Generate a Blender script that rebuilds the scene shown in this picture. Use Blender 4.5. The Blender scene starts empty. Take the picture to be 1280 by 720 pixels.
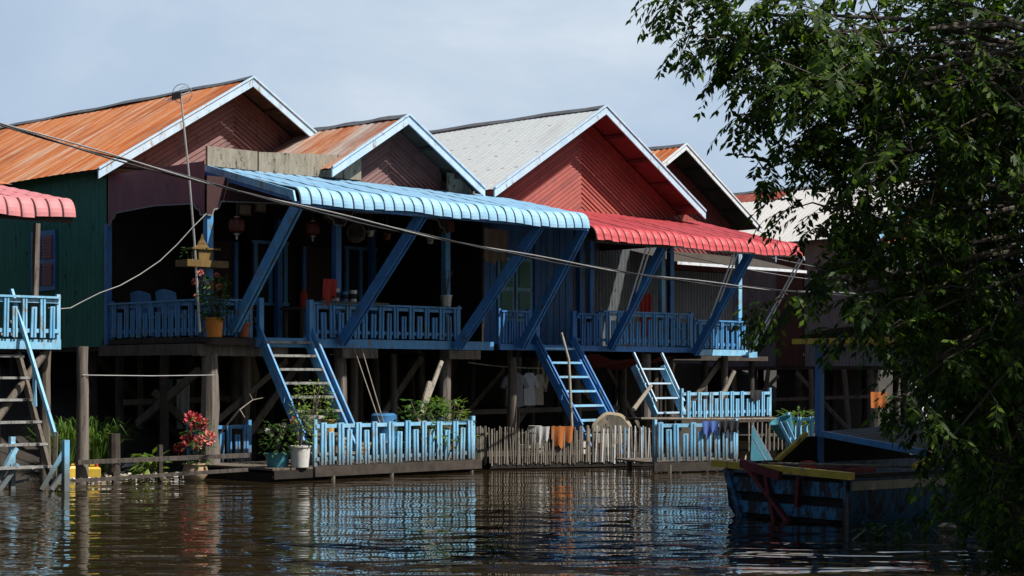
import bpy, math, random
from mathutils import Vector, Matrix
R = random.Random(7)
C = bpy.context.scene.collection
PI = math.pi
# ---------------------------------------------------------------- frames
FPX, HZ, CAMH = 2200.0, 470.0, 1.8            # focal length in px of a 1280 wide picture, horizon row, eye height
OX, OY, q = -3.323, 30.46, math.sqrt(.5)
def F(s, d, z):                               # s along the row of houses, d back from the water front
    return Vector((OX + q*(s-d), OY + q*(s+d), z))
def S(x, d):
    k = (x-640)/FPX
    return (k*(OY+q*d) - OX + q*d)/(q*(1-k))
def Zy(y, s, d):
    return CAMH + (HZ-y)/FPX*(OY+q*(s+d))
def at(x, y, Y):
    return Vector(((x-640)/FPX*Y, Y, CAMH+(HZ-y)/FPX*Y))
def W(x, z, Y):
    return Vector(((x-640)/FPX*Y, Y, z))
U, V, Z = Vector((q, q, 0)), Vector((-q, q, 0)), Vector((0, 0, 1))

# ---------------------------------------------------------------- object helpers
BASE = {}
def setp(o, label=None, cat=None, group=None, kind=None):
    if label: o['label'] = label
    if cat: o['category'] = cat
    if group: o['group'] = group
    if kind: o['kind'] = kind
    return o
def thing(name, base, label, cat, group=None):
    o = bpy.data.objects.new(name, None)
    o.empty_display_size = .2
    C.objects.link(o); o.location = base
    BASE[o] = Vector(base)
    return setp(o, label, cat, group)

class MB:
    def __init__(self):
        self.v, self.f, self.m, self.uv = [], [], [], []
    def add(self, vs, fs, m=0, uv=None):
        b = len(self.v)
        self.v += [Vector(p) for p in vs]
        self.uv += uv if uv else [(0, 0)]*len(vs)
        for f in fs:
            self.f.append(tuple(b+i for i in f)); self.m.append(m)
        return self
    def box8(self, c, m=0):
        return self.add(c, [(0,3,2,1), (4,5,6,7), (0,1,5,4), (1,2,6,5), (2,3,7,6), (3,0,4,7)], m)
    def box(self, s0, s1, d0, d1, z0, z1, m=0, T=F):
        return self.box8([T(s0,d0,z0), T(s1,d0,z0), T(s1,d1,z0), T(s0,d1,z0), T(s0,d0,z1), T(s1,d0,z1), T(s1,d1,z1), T(s0,d1,z1)], m)
    def bar(self, p, r, w, h, up=Z, m=0, w2=None, h2=None):
        p, r = Vector(p), Vector(r)
        t = (r-p).normalized()
        x = t.cross(up)
        if x.length < 1e-4: x = t.cross(U)
        x.normalize(); y = x.cross(t)
        w2 = w if w2 is None else w2; h2 = h if h2 is None else h2
        c = []
        for o, a, b in ((p, w/2, h/2), (r, w2/2, h2/2)):
            c += [o-x*a-y*b, o+x*a-y*b, o+x*a+y*b, o-x*a+y*b]
        return self.box8(c, m)
    def tube(self, pts, rad, n=7, m=0, jit=0):
        pts = [Vector(p) for p in pts]
        if not isinstance(rad, (list, tuple)): rad = [rad]*len(pts)
        vs, fs = [], []
        t0 = (pts[1]-pts[0]).normalized()
        x = t0.cross(Z if abs(t0.z) < .9 else U).normalized()
        for i, p in enumerate(pts):
            t = (pts[min(i+1, len(pts)-1)]-pts[max(i-1, 0)]).normalized()
            x = (x - t*x.dot(t)).normalized(); y = t.cross(x)
            for k in range(n):
                a = 2*PI*k/n
                rr = rad[i]*(1+R.uniform(-jit, jit))
                vs.append(p + x*math.cos(a)*rr + y*math.sin(a)*rr)
        for i in range(len(pts)-1):
            for k in range(n):
                k2 = (k+1) % n
                fs.append((i*n+k, i*n+k2, (i+1)*n+k2, (i+1)*n+k))
        fs.append(tuple(range(n-1, -1, -1))); fs.append(tuple((len(pts)-1)*n+k for k in range(n)))
        return self.add(vs, fs, m)
    def lathe(self, o, prof, n=16, m=0, ax=Z):
        o = Vector(o); ax = ax.normalized()
        x = ax.cross(U if abs(ax.z) > .9 else Z).normalized(); y = ax.cross(x)
        vs, fs = [], []
        for r, h in prof:
            for k in range(n):
                a = 2*PI*k/n
                vs.append(o + ax*h + x*r*math.cos(a) + y*r*math.sin(a))
        for i in range(len(prof)-1):
            for k in range(n):
                k2 = (k+1) % n
                fs.append((i*n+k, i*n+k2, (i+1)*n+k2, (i+1)*n+k))
        fs.append(tuple(range(n-1, -1, -1))); fs.append(tuple((len(prof)-1)*n+k for k in range(n)))
        return self.add(vs, fs, m)
    def grid(self, fn, nu, nv, m=0, uvf=None):
        vs, uv, fs = [], [], []
        for j in range(nv+1):
            for i in range(nu+1):
                vs.append(fn(i/nu, j/nv)); uv.append(uvf(i/nu, j/nv) if uvf else (i/nu, j/nv))
        for j in range(nv):
            for i in range(nu):
                a = j*(nu+1)+i
                fs.append((a, a+1, a+nu+2, a+nu+1))
        return self.add(vs, fs, m, uv)
    def prism(self, poly, ext, m=0):
        ext = Vector(ext); n = len(poly)
        a = [Vector(p) for p in poly]; b = [p+ext for p in a]
        return self.add(a+b, [tuple(range(n-1, -1, -1)), tuple(range(n, 2*n))]+[(i, (i+1) % n, n+(i+1) % n, n+i) for i in range(n)], m)
    def leaf(self, p, d, nrm, L, w, m=0, fold=.15):
        d = d.normalized(); x = d.cross(nrm)
        if x.length < 1e-4: x = d.cross(U)
        x.normalize(); n = x.cross(d)
        a = p + d*L*.45
        return self.add([p, a+x*w*.5-n*fold*w, p+d*L - n*L*.1, a-x*w*.5-n*fold*w], [(0, 1, 2), (0, 2, 3)], m)
    def build(self, name, mats, parent=None, smooth=False, base=None):
        if not isinstance(mats, (list, tuple)): mats = [mats]
        root = parent
        while root is not None and root not in BASE: root = root.parent
        if root is not None: b = BASE[root]
        elif base is not None: b = Vector(base)
        else:
            n = len(self.v)
            b = Vector((sum(p.x for p in self.v)/n, sum(p.y for p in self.v)/n, min(p.z for p in self.v)))
        me = bpy.data.meshes.new(name)
        me.from_pydata([tuple(p-b) for p in self.v], [], self.f)
        for mt in mats: me.materials.append(mt)
        me.polygons.foreach_set('material_index', self.m)
        if smooth: me.polygons.foreach_set('use_smooth', [True]*len(self.f))
        if smooth: me.set_sharp_from_angle(angle=math.radians(38))
        uvl = me.uv_layers.new(name='UVMap')
        flat = []
        for f in self.f:
            for i in f: flat += self.uv[i]
        uvl.data.foreach_set('uv', flat)
        me.update()
        o = bpy.data.objects.new(name, me)
        C.objects.link(o)
        if parent is None:
            o.location = b; BASE[o] = b
        else: o.parent = parent
        return o
def solo(name, mb, mats, label, cat, group=None, smooth=False):
    return setp(mb.build(name, mats, None, smooth), label, cat, group)

# ---------------------------------------------------------------- materials
M = {}
def newmat(name):
    m = bpy.data.materials.new(name); m.use_nodes = True
    nt = m.node_tree; b = nt.nodes['Principled BSDF']
    M[name] = m
    return m, nt, b
def nd(nt, t, **kw):
    n = nt.nodes.new(t)
    for k, v in kw.items():
        if k.startswith('i_'):
            n.inputs[k[2:].replace('_', ' ')].default_value = v
        else: setattr(n, k, v)
    return n
def ramp(nt, fac, stops, interp='LINEAR'):
    r = nt.nodes.new('ShaderNodeValToRGB'); cr = r.color_ramp; cr.interpolation = interp
    while len(cr.elements) > 1: cr.elements.remove(cr.elements[-1])
    for i, (p, c) in enumerate(stops):
        e = cr.elements[0] if i == 0 else cr.elements.new(p)
        e.position = p; e.color = (*c, 1) if len(c) == 3 else c
    nt.links.new(fac, r.inputs['Fac'])
    return r.outputs['Color']
def coords(nt, scale=(1, 1, 1), uv=False):
    tc = nd(nt, 'ShaderNodeTexCoord'); mp = nd(nt, 'ShaderNodeMapping')
    mp.inputs['Scale'].default_value = scale
    nt.links.new(tc.outputs['UV' if uv else 'Object'], mp.inputs['Vector'])
    return mp.outputs['Vector']
def noise(nt, vec, scale, detail=4, rough=.6, dist=0):
    n = nd(nt, 'ShaderNodeTexNoise'); n.inputs['Scale'].default_value = scale
    n.inputs['Detail'].default_value = detail; n.inputs['Roughness'].default_value = rough; n.inputs['Distortion'].default_value = dist
    nt.links.new(vec, n.inputs['Vector'])
    return n.outputs['Fac']
def mix(nt, fac, a, b, mode='MIX'):
    m = nd(nt, 'ShaderNodeMix', data_type='RGBA', blend_type=mode)
    for s, v in ((m.inputs['Factor'], fac), (m.inputs['A'], a), (m.inputs['B'], b)):
        if hasattr(v, 'links'): nt.links.new(v, s)
        elif isinstance(v, (int, float)): s.default_value = v
        else: s.default_value = (*v, 1)
    return m.outputs['Result']
def bump(nt, b, h, strength=.3, dist=.01):
    n = nd(nt, 'ShaderNodeBump'); n.inputs['Strength'].default_value = strength; n.inputs['Distance'].default_value = dist
    nt.links.new(h, n.inputs['Height']); nt.links.new(n.outputs['Normal'], b.inputs['Normal'])
def surf(name, c1, c2, wear=None, wear_amt=.0, st=(1, 1, .25), sc=5, rough=.6, bmp=.3, spec=.4, metal=0, mudline=0, island=0):
    """two-tone weathered surface: streaky blend of c1/c2 (along st), plus worn patches of colour wear"""
    m, nt, b = newmat(name)
    v = coords(nt, st)
    n1 = noise(nt, v, sc, 6, .65)
    col = ramp(nt, n1, [(.33, c1), (.68, c2)])
    v2 = coords(nt)
    n2 = noise(nt, v2, 22, 5, .7)
    if wear:
        n3 = noise(nt, coords(nt, (1, 1, .4)), 7.3, 8, .75, .4)
        lo = .64-.25*wear_amt
        f = ramp(nt, n3, [(lo, (0, 0, 0)), (lo+.06, (1, 1, 1))])
        col = mix(nt, f, col, wear)
    col = mix(nt, .35, col, ramp(nt, n2, [(.3, (.55, .55, .55)), (.7, (1, 1, 1))]), 'MULTIPLY')
    if island:                                    # every board its own tone
        g = nd(nt, 'ShaderNodeNewGeometry')
        k = 1-island
        col = mix(nt, 1, col, ramp(nt, g.outputs['Random Per Island'], [(0, (k, k, k)), (.5, (1, .97, .95)), (1, (1, 1, 1))]), 'MULTIPLY')
    if mudline:                                   # silt left by the river on the lowest stretch
        g = nd(nt, 'ShaderNodeNewGeometry'); sp = nd(nt, 'ShaderNodeSeparateXYZ'); nt.links.new(g.outputs['Position'], sp.inputs[0])
        a = nd(nt, 'ShaderNodeMath', operation='MULTIPLY_ADD'); nt.links.new(n2, a.inputs[0]); a.inputs[1].default_value = -.5; nt.links.new(sp.outputs['Z'], a.inputs[2])
        col = mix(nt, ramp(nt, a.outputs[0], [(.0, (.85, .85, .85)), (.14, (.55, .55, .55)), (.34, (0, 0, 0))]), col, (.10, .085, .06))
    nt.links.new(col, b.inputs['Base Color'])
    b.inputs['Roughness'].default_value = rough
    b.inputs['Specular IOR Level'].default_value = spec
    b.inputs['Metallic'].default_value = metal
    bump(nt, b, mix(nt, .5, n1, n2), bmp, .008)
    return m
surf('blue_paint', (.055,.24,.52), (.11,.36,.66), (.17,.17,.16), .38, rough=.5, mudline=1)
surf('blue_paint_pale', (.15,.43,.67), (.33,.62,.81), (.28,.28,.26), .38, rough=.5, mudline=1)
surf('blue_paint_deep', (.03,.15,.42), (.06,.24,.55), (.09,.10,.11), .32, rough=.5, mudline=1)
surf('trim_paint', (.42,.60,.76), (.55,.70,.82), (.32,.30,.27), .3, rough=.55)
surf('trim_white', (.62,.66,.70), (.72,.75,.78), (.38,.35,.32), .4, rough=.6)
surf('old_wood', (.07,.055,.042), (.175,.148,.118), (.05,.04,.035), .2, st=(3,3,.18), sc=6, rough=.85, bmp=.8)
surf('grey_wood', (.09,.075,.062), (.23,.195,.165), (.07,.06,.05), .25, st=(3,3,.15), sc=6, rough=.85, bmp=.8)
surf('dark_wood', (.028,.022,.018), (.075,.06,.047), st=(1,1,1), sc=4, rough=.85, bmp=.6)
surf('black_wood', (.010,.008,.007), (.028,.022,.018), st=(1,1,1), sc=3, rough=.9, bmp=.5)  # near-black: deep shade of porch, underside and boat put into the colour
surf('stained_board', (.20,.175,.13), (.34,.30,.235), (.06,.05,.04), .35, st=(2.5,2.5,.35), sc=5, rough=.9, bmp=.4)
surf('tread_wood', (.20,.20,.19), (.36,.36,.34), (.09,.08,.07), .5, st=(1,1,1), sc=6, rough=.85)
surf('maroon_sheet', (.19,.038,.06), (.26,.055,.08), (.05,.02,.02), .2, rough=.45)
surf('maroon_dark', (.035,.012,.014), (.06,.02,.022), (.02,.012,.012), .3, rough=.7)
surf('green_sheet', (.04,.20,.15), (.06,.27,.205), (.02,.05,.04), .25, rough=.4)
surf('grey_sheet', (.09,.10,.11), (.14,.15,.16), (.06,.05,.045), .3, rough=.5)
surf('grey_sheet_light', (.17,.17,.165), (.23,.225,.21), (.10,.085,.07), .3, rough=.55)
surf('brown_door', (.05,.018,.012), (.08,.03,.02), rough=.7)
surf('siding_brown', (.155,.072,.068), (.205,.098,.09), (.10,.05,.045), .35, st=(.6,.6,.6), sc=3, rough=.6, island=.28)
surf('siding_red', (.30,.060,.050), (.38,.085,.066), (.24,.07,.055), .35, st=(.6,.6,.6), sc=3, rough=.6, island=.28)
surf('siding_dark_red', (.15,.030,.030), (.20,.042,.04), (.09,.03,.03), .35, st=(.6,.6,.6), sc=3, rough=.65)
surf('red_wood', (.10,.02,.012), (.16,.035,.02), rough=.7)
surf('yellow_paint', (.62,.41,.03), (.74,.52,.06), (.18,.13,.07), .35, rough=.55)
surf('boat_blue', (.03,.15,.28), (.06,.24,.40), (.025,.025,.03), .72, st=(1,1,1), rough=.55)  # worn paint, darkened further to carry the tree's shade in its colour
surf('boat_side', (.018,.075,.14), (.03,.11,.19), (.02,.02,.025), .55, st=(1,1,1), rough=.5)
surf('tan_paint', (.20,.175,.13), (.29,.26,.20), (.12,.10,.08), .35, rough=.7)
surf('boat_red', (.13,.018,.018), (.20,.03,.03), (.05,.02,.02), .3, rough=.7)
surf('white_plastic', (.55,.54,.50), (.68,.67,.63), (.32,.28,.22), .2, rough=.5)
surf('grey_plastic', (.36,.35,.32), (.46,.45,.42), (.22,.2,.17), .3, rough=.6)
surf('blue_plastic', (.03,.14,.32), (.05,.19,.40), rough=.4)
surf('teal_plastic', (.04,.20,.27), (.07,.26,.33), (.05,.1,.12), .2, rough=.45)
surf('orange_pot', (.55,.17,.02), (.66,.24,.03), (.75,.66,.42), .1, sc=8, rough=.5)
surf('ochre_pot', (.50,.33,.10), (.60,.42,.16), (.3,.2,.1), .2, rough=.6)
surf('clay_pot', (.36,.27,.18), (.48,.37,.24), (.42,.16,.05), .35, st=(1,1,.6), rough=.8)
surf('terracotta', (.22,.075,.04), (.30,.10,.05), rough=.8)
surf('gold_paint', (.13,.08,.025), (.21,.135,.04), (.10,.05,.02), .3, rough=.45)  # gold kept dark: porch corner shade is put into the colour
surf('yellow_plastic', (.62,.40,.04), (.72,.50,.07), (.4,.28,.1), .2, rough=.4)
surf('metal_can', (.42,.41,.38), (.55,.54,.50), (.3,.2,.12), .25, rough=.35, metal=.6)
surf('cloth_grey', (.18,.175,.17), (.26,.25,.24), st=(2,2,.4), rough=.9)
surf('cloth_white', (.36,.355,.35), (.48,.47,.46), st=(2,2,.4), rough=.9)
surf('cloth_orange', (.36,.10,.02), (.44,.14,.03), st=(2,2,.4), rough=.9)
surf('cloth_blue', (.06,.12,.38), (.10,.18,.46), st=(2,2,.4), rough=.9)
surf('cloth_black', (.018,.018,.022), (.035,.033,.036), st=(2,2,.4), rough=.95)
surf('cloth_red', (.42,.04,.03), (.52,.07,.05), st=(2,2,.4), rough=.9)
surf('cloth_teal', (.06,.22,.20), (.10,.30,.27), st=(2,2,.4), rough=.9)
surf('cloth_beige', (.26,.21,.15), (.34,.28,.20), st=(2,2,.4), rough=.9)
surf('tarp_red', (.13,.014,.016), (.18,.02,.024), st=(1,1,1), rough=.7)
surf('straw', (.30,.25,.17), (.46,.38,.27), (.30,.22,.13), .3, st=(1,1,1), sc=9, rough=.9, bmp=.7)
surf('bamboo', (.22,.19,.15), (.36,.32,.26), (.12,.10,.08), .35, st=(2,2,.6), rough=.7)
surf('bamboo_dark', (.12,.10,.08), (.24,.21,.17), (.06,.05,.04), .35, st=(2,2,.6), rough=.8)
surf('bark', (.06,.05,.038), (.13,.11,.085), st=(2,2,.4), sc=7, rough=.95, bmp=1)
surf('black_rubber', (.012,.012,.013), (.02,.02,.021), rough=.35, spec=.6)
surf('white_cord', (.26,.26,.25), (.36,.36,.34), rough=.6)
surf('grey_cord', (.20,.20,.20), (.30,.30,.30), rough=.5)
surf('lantern_red', (.10,.02,.012), (.16,.035,.02), rough=.4)
surf('litter', (.35,.30,.22), (.62,.58,.5), (.4,.16,.06), .5, st=(1,1,1), sc=14, rough=.85)
surf('blossom_red', (.42,.03,.04), (.62,.10,.11), st=(1,1,1), sc=14, rough=.7, island=.45)
surf('pipe_white', (.80,.82,.84), (.86,.87,.88), rough=.4)
surf('blossom_pink', (.62,.16,.14), (.72,.26,.20), st=(1,1,1), rough=.6)

# painted awning sheet and the dirty joint between its ridges
def awning_mat(name, c1, c2, dirt):
    m, nt, b = newmat(name)
    v = coords(nt, (1, 1, 1), True)
    n = noise(nt, coords(nt, (.8, .25, 1), True), 6, 6, .65)
    col = ramp(nt, n, [(.3, c1), (.7, c2)])
    n2 = noise(nt, coords(nt, (6, .6, 1), True), 1.5, 5, .7)
    col = mix(nt, ramp(nt, n2, [(.55, (0, 0, 0)), (.8, (.5, .5, .5))]), col, dirt)
    sp = nd(nt, 'ShaderNodeSeparateXYZ'); nt.links.new(v, sp.inputs[0])       # blends to the darker tone on the flatter upper part
    top = nd(nt, 'ShaderNodeMapRange'); nt.links.new(sp.outputs['Y'], top.inputs['Value'])
    top.inputs['From Min'].default_value = 2.95; top.inputs['From Max'].default_value = 2.7; top.inputs['To Max'].default_value = .5
    col = mix(nt, top.outputs['Result'], col, dirt)
    nt.links.new(col, b.inputs['Base Color']); b.inputs['Roughness'].default_value = .55
    b.inputs['Specular IOR Level'].default_value = .35
    bump(nt, b, n, .15, .006)
    surf(name+'_joint', tuple(x*.16 for x in dirt), tuple(x*.34 for x in dirt), st=(1, 1, 1), rough=.8)
awning_mat('awning_blue', (.20,.42,.62), (.32,.54,.72), (.13,.25,.38))
awning_mat('awning_red', (.40,.042,.052), (.52,.072,.08), (.22,.032,.04))
awning_mat('awning_pink', (.62,.22,.24), (.68,.29,.30), (.40,.13,.14))
# roofs: UV in metres, u along the ridge, v down the slope
def roof_mat(name, stops, su=(2.2, .28), big=None, rough=.6, spots=False, streak=None):
    m, nt, b = newmat(name)
    n1 = noise(nt, coords(nt, (su[0], su[1], 1), True), 2.4, 8, .68, .3)
    col = ramp(nt, n1, stops)
    if big:
        nb = noise(nt, coords(nt, (.9, .35, 1), True), .8, 5, .6)
        col = mix(nt, ramp(nt, nb, [(big[1], (0, 0, 0)), (big[1]+.14, (1, 1, 1))]), col, big[0])
    if streak:
        n7 = noise(nt, coords(nt, (2.6, .12, 1), True), 1.7, 7, .68, .25)
        col = mix(nt, ramp(nt, n7, [(.53, (0, 0, 0)), (.63, (.85, .85, .85))]), col, streak)
        n8 = noise(nt, coords(nt, (1.1, .3, 1), True), 1.1, 4, .6)
        col = mix(nt, ramp(nt, n8, [(.48, (0, 0, 0)), (.68, (.7, .7, .7))]), col, (.28, .08, .03))
        n9 = noise(nt, coords(nt, (1.6, .8, 1), True), 2.2, 7, .7, .4)
        col = mix(nt, ramp(nt, n9, [(.60, (0, 0, 0)), (.74, (.7, .7, .7))]), col, (.14, .055, .035))
    n2 = noise(nt, coords(nt, (1, 1, 1), True), 9, 6, .75)
    col = mix(nt, .45, col, ramp(nt, n2, [(.3, (.6, .58, .56)), (.65, (1, 1, 1))]), 'MULTIPLY')
    if spots:                                     # rows of rusty fixing nails
        sep = nd(nt, 'ShaderNodeSeparateXYZ'); nt.links.new(coords(nt, (1, 1, 1), True), sep.inputs[0])
        def cell(o, per, w):
            a = nd(nt, 'ShaderNodeMath', operation='PINGPONG'); nt.links.new(o, a.inputs[0]); a.inputs[1].default_value = per/2
            c = nd(nt, 'ShaderNodeMath', operation='LESS_THAN'); nt.links.new(a.outputs[0], c.inputs[0]); c.inputs[1].default_value = w
            return c.outputs[0]
        mu = nd(nt, 'ShaderNodeMath', operation='MULTIPLY')
        nt.links.new(cell(sep.outputs[0], .42, .05), mu.inputs[0]); nt.links.new(cell(sep.outputs[1], .74, .022), mu.inputs[1])
        n5 = noise(nt, coords(nt, (1, 1, 1), True), 3.1, 3, .6)
        mu2 = nd(nt, 'ShaderNodeMath', operation='MULTIPLY'); nt.links.new(mu.outputs[0], mu2.inputs[0])
        nt.links.new(ramp(nt, n5, [(.42, (0, 0, 0)), (.55, (.8, .8, .8))]), mu2.inputs[1])
        col = mix(nt, mu2.outputs[0], col, (.12, .09, .07))
    nt.links.new(col, b.inputs['Base Color']); b.inputs['Roughness'].default_value = rough
    b.inputs['Specular IOR Level'].default_value = .25
    bump(nt, b, mix(nt, .5, n1, n2), .25, .006)
roof_mat('roof_rust', [(.26, (.32,.08,.022)), (.40, (.46,.12,.03)), (.50, (.62,.20,.055)), (.58, (.58,.27,.13)), (.68, (.62,.45,.32)), (.78, (.62,.54,.46))], su=(1.8, .2), streak=(.68,.50,.38))
roof_mat('roof_rust_zinc', [(.28, (.22,.07,.03)), (.45, (.42,.13,.045)), (.58, (.52,.24,.12)), (.7, (.56,.44,.34))], big=((.50,.47,.43), .45), streak=(.60,.47,.38))
roof_mat('roof_grey', [(.25, (.47,.52,.535)), (.5, (.55,.595,.61)), (.75, (.60,.64,.65))], big=((.46,.46,.44), .58), spots=True)
roof_mat('roof_white', [(.25, (.62,.615,.58)), (.5, (.69,.685,.66)), (.75, (.74,.735,.71))], big=((.58,.56,.5), .62))
roof_mat('roof_red_sheet', [(.28, (.20,.05,.04)), (.5, (.32,.085,.06)), (.72, (.40,.14,.10))])
def leafmat(name, c1, c2, c3, trans=.35, rough=.45):
    m, nt, b = newmat(name)
    g = nd(nt, 'ShaderNodeNewGeometry')
    col = ramp(nt, g.outputs['Random Per Island'], [(.0, c1), (.6, c2), (1, c3)])
    nt.links.new(col, b.inputs['Base Color']); b.inputs['Roughness'].default_value = rough; b.inputs['Specular IOR Level'].default_value = .16
    t = nd(nt, 'ShaderNodeBsdfTranslucent'); nt.links.new(mix(nt, 1, col, (1.2, 1.25, .5), 'MULTIPLY'), t.inputs['Color'])
    ms = nd(nt, 'ShaderNodeMixShader'); ms.inputs[0].default_value = trans
    nt.links.new(b.outputs[0], ms.inputs[1]); nt.links.new(t.outputs[0], ms.inputs[2])
    nt.links.new(ms.outputs[0], nt.nodes['Material Output'].inputs['Surface'])
leafmat('leaf_tree', (.018,.042,.007), (.034,.075,.010), (.13,.21,.016), .42, .55)
leafmat('leaf_pot', (.030,.075,.018), (.055,.12,.028), (.10,.17,.04), .35)
leafmat('leaf_light', (.10,.17,.03), (.16,.25,.05), (.24,.30,.07), .4)
leafmat('leaf_reed', (.06,.13,.025), (.10,.18,.035), (.16,.24,.05), .4)
leafmat('leaf_dull', (.06,.075,.025), (.10,.11,.04), (.16,.15,.06), .3)
# mud and water
m, nt, b = newmat('mud')
n1 = noise(nt, coords(nt), 1.3, 8, .7)
nt.links.new(ramp(nt, n1, [(.3, (.012,.0095,.007)), (.7, (.032,.025,.017))]), b.inputs['Base Color']); b.inputs['Roughness'].default_value = .8
bump(nt, b, n1, .6, .1)
m, nt, b = newmat('river_water')
b.inputs['Base Color'].default_value = (.024, .017, .008, 1); b.inputs['Roughness'].default_value = .015
b.inputs['IOR'].default_value = 1.33; b.inputs['Specular IOR Level'].default_value = .5
na = noise(nt, coords(nt, (.48, 1.0, 1)), 1.35, 2, .48, .6)
nb = noise(nt, coords(nt, (.6, 1.0, 1)), 4.2, 1, .4, .3)
ncc = noise(nt, coords(nt, (.18, .30, 1)), .8, 2, .5)
add = nd(nt, 'ShaderNodeMath', operation='MULTIPLY_ADD'); nt.links.new(nb, add.inputs[0]); add.inputs[1].default_value = .13; nt.links.new(na, add.inputs[2])
amp = nd(nt, 'ShaderNodeMapRange'); nt.links.new(ncc, amp.inputs['Value'])
amp.inputs['From Min'].default_value = .35; amp.inputs['From Max'].default_value = .65; amp.inputs['To Min'].default_value = .55; amp.inputs['To Max'].default_value = 1.1
mul = nd(nt, 'ShaderNodeMath', operation='MULTIPLY'); nt.links.new(add.outputs[0], mul.inputs[0]); nt.links.new(amp.outputs['Result'], mul.inputs[1])
bump(nt, b, mul.outputs[0], 1.0, .048)
WATER_BUMP = nt

# ---------------------------------------------------------------- building helpers
def mesh_prism(name, mat, parent, fn): 
    mb = MB(); fn(mb); return mb.build(name, mat, parent)
def box(name, mat, parent, *a):
    return MB().box(*a).build(name, mat, parent)
def corr_wall(name, mat, parent, A, B, z0, z1, per=.12, amp=.014, top=None):
    """upright sheet of corrugated metal from A to B (world xy); amp along the left normal"""
    A, B = Vector(A), Vector(B); L = (B-A).length; t = (B-A)/L; n = Vector((-t.y, t.x, 0))
    nn = max(4, int(L/per*4)); mb = MB()
    def fn(i, j):
        x = i*L
        p = A + t*x + n*amp*math.sin(2*PI*x/per)
        zt = top(i) if top else z1
        return Vector((p.x, p.y, z0+(zt-z0)*j))
    mb.grid(fn, nn, 1)
    return mb.build(name, mat, parent)
def gable_roof(root, sc, hl, hr, zr, m, d0, d1, mat, per=.2, amp=.013, trim='trim_paint', trim2=None, cap='grey_sheet', overhang=.6, soffit='dark_wood', tw=.20):
    def slope(sgn, half):
        L = half*math.sqrt(1+m*m); nu = int((d1-d0)/per*5)
        def fn(i, j):
            d = d0+(d1-d0)*i; s = sc+sgn*half*j
            o = amp*math.sin(2*PI*d/per) + .02*math.sin(d*.9+sc)*.6
            return F(s, d, zr-m*half*j+o)
        return fn, nu, (lambda i, j: (d0+(d1-d0)*i, L*j+sgn*20))
    mb = MB()
    for sg, h in ((-1, hl), (1, hr)):
        fn, nu, uvf = slope(sg, h); mb.grid(fn, nu, 8, 0, uvf)
    rf = mb.build('roof', M[mat], root)
    cb = MB()
    for sg in (-1, 1):
        cb.grid(lambda i, j: F(sc+sg*.16*j, d0-.03+(d1-d0+.03)*i, zr+.035-m*.16*j+.012*math.sin(i*37+sc)), 24, 1)
    cb.build('ridge_cap', M[cap], rf)
    for sg, h in ((-1, hl), (1, hr)):
        p0, p1 = F(sc, d0-.03, zr+.02), F(sc+sg*h, d0-.03, zr+.02-m*h)
        bb = MB()
        dz = Vector((0, 0, -tw))
        bb.prism([p0, p1, p1+dz, p0+dz], -V*.035)
        # cover flashing on top of the board
        a0, a1 = p0+Z*.012, p1+Z*.012
        bb.prism([a0, a1, a1-Z*.04, a0-Z*.04], -V*.06 + Z*0, 1)
        bb.build('barge_board', [M[trim], M[trim2 or trim]], rf)
        so_ = MB(); so_.add([F(sc+sg*.02, d0+.01, zr-.035), F(sc+sg*.02, d0+overhang+.3, zr-.035), F(sc+sg*h, d0+overhang+.3, zr-.035-m*h), F(sc+sg*h, d0+.01, zr-.035-m*h)], [(0, 1, 2, 3)])
        so_.build('soffit', M[soffit], rf)
        k = 1
        while k*.8 < h:
            s = sc+sg*k*.8
            z = zr-m*k*.8-.085
            MB().box(s-.03, s+.03, d0+.04, d0+overhang-.02, z-.04, z+.04).build('purlin', M[soffit], rf); k += 1
    return rf
def siding(root, sc, zt, m, zb, s0, s1, d, p, mat, name='gable_wall', lap=.022, groove='maroon_dark'):
    mb = MB()
    def clip(poly, f):
        out = []
        for i in range(len(poly)):
            a, b = poly[i], poly[(i+1) % len(poly)]
            fa, fb = f(a), f(b)
            if fa >= 0: out.append(a)
            if (fa >= 0) != (fb >= 0):
                t = fa/(fa-fb); out.append((a[0]+(b[0]-a[0])*t, a[1]+(b[1]-a[1])*t))
        return out
    n = int((zt-zb)/p)+1
    for sg in (-1, 1):
        for i in range(n):
            a = zt-i*p; H = 12
            line = lambda s, i=i: zt-i*p-m*abs(s-sc)
            poly = [(sc, a), (sc, a-p), (sc+sg*H, a-p-m*H), (sc+sg*H, a-m*H)]
            for f in (lambda q_: q_[1]-zb, lambda q_: q_[0]-s0, lambda q_: s1-q_[0]): poly = clip(poly, f)
            if len(poly) < 3: continue
            jit = R.uniform(-.004, .004)
            full = poly
            for part in (0, 1):
                g = .86
                poly = clip(full, (lambda q_: q_[1]-(line(q_[0])-g*p)) if part == 0 else (lambda q_: (line(q_[0])-g*p)-q_[1]))
                if len(poly) < 3: continue
                vs = [F(s, (d-lap*min(1, max(0, (line(s)-z)/p))+jit) if part == 0 else d+.012, z) for s, z in poly]
                mb.add(vs, [tuple(range(len(vs)))], part)
                low = [(s, z) for s, z in poly if abs(line(s)-z-g*p) < 1e-4] if part == 0 else []
                if len(low) == 2:
                    (sa, za), (sb, zb_) = low
                    mb.add([F(sa, d-lap*g+jit, za), F(sb, d-lap*g+jit, zb_), F(sb, d+.012, zb_-.002), F(sa, d+.012, za-.002)], [(0, 1, 2, 3)], 0)
    return mb.build(name, [M[mat], M[groove]], root)
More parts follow.
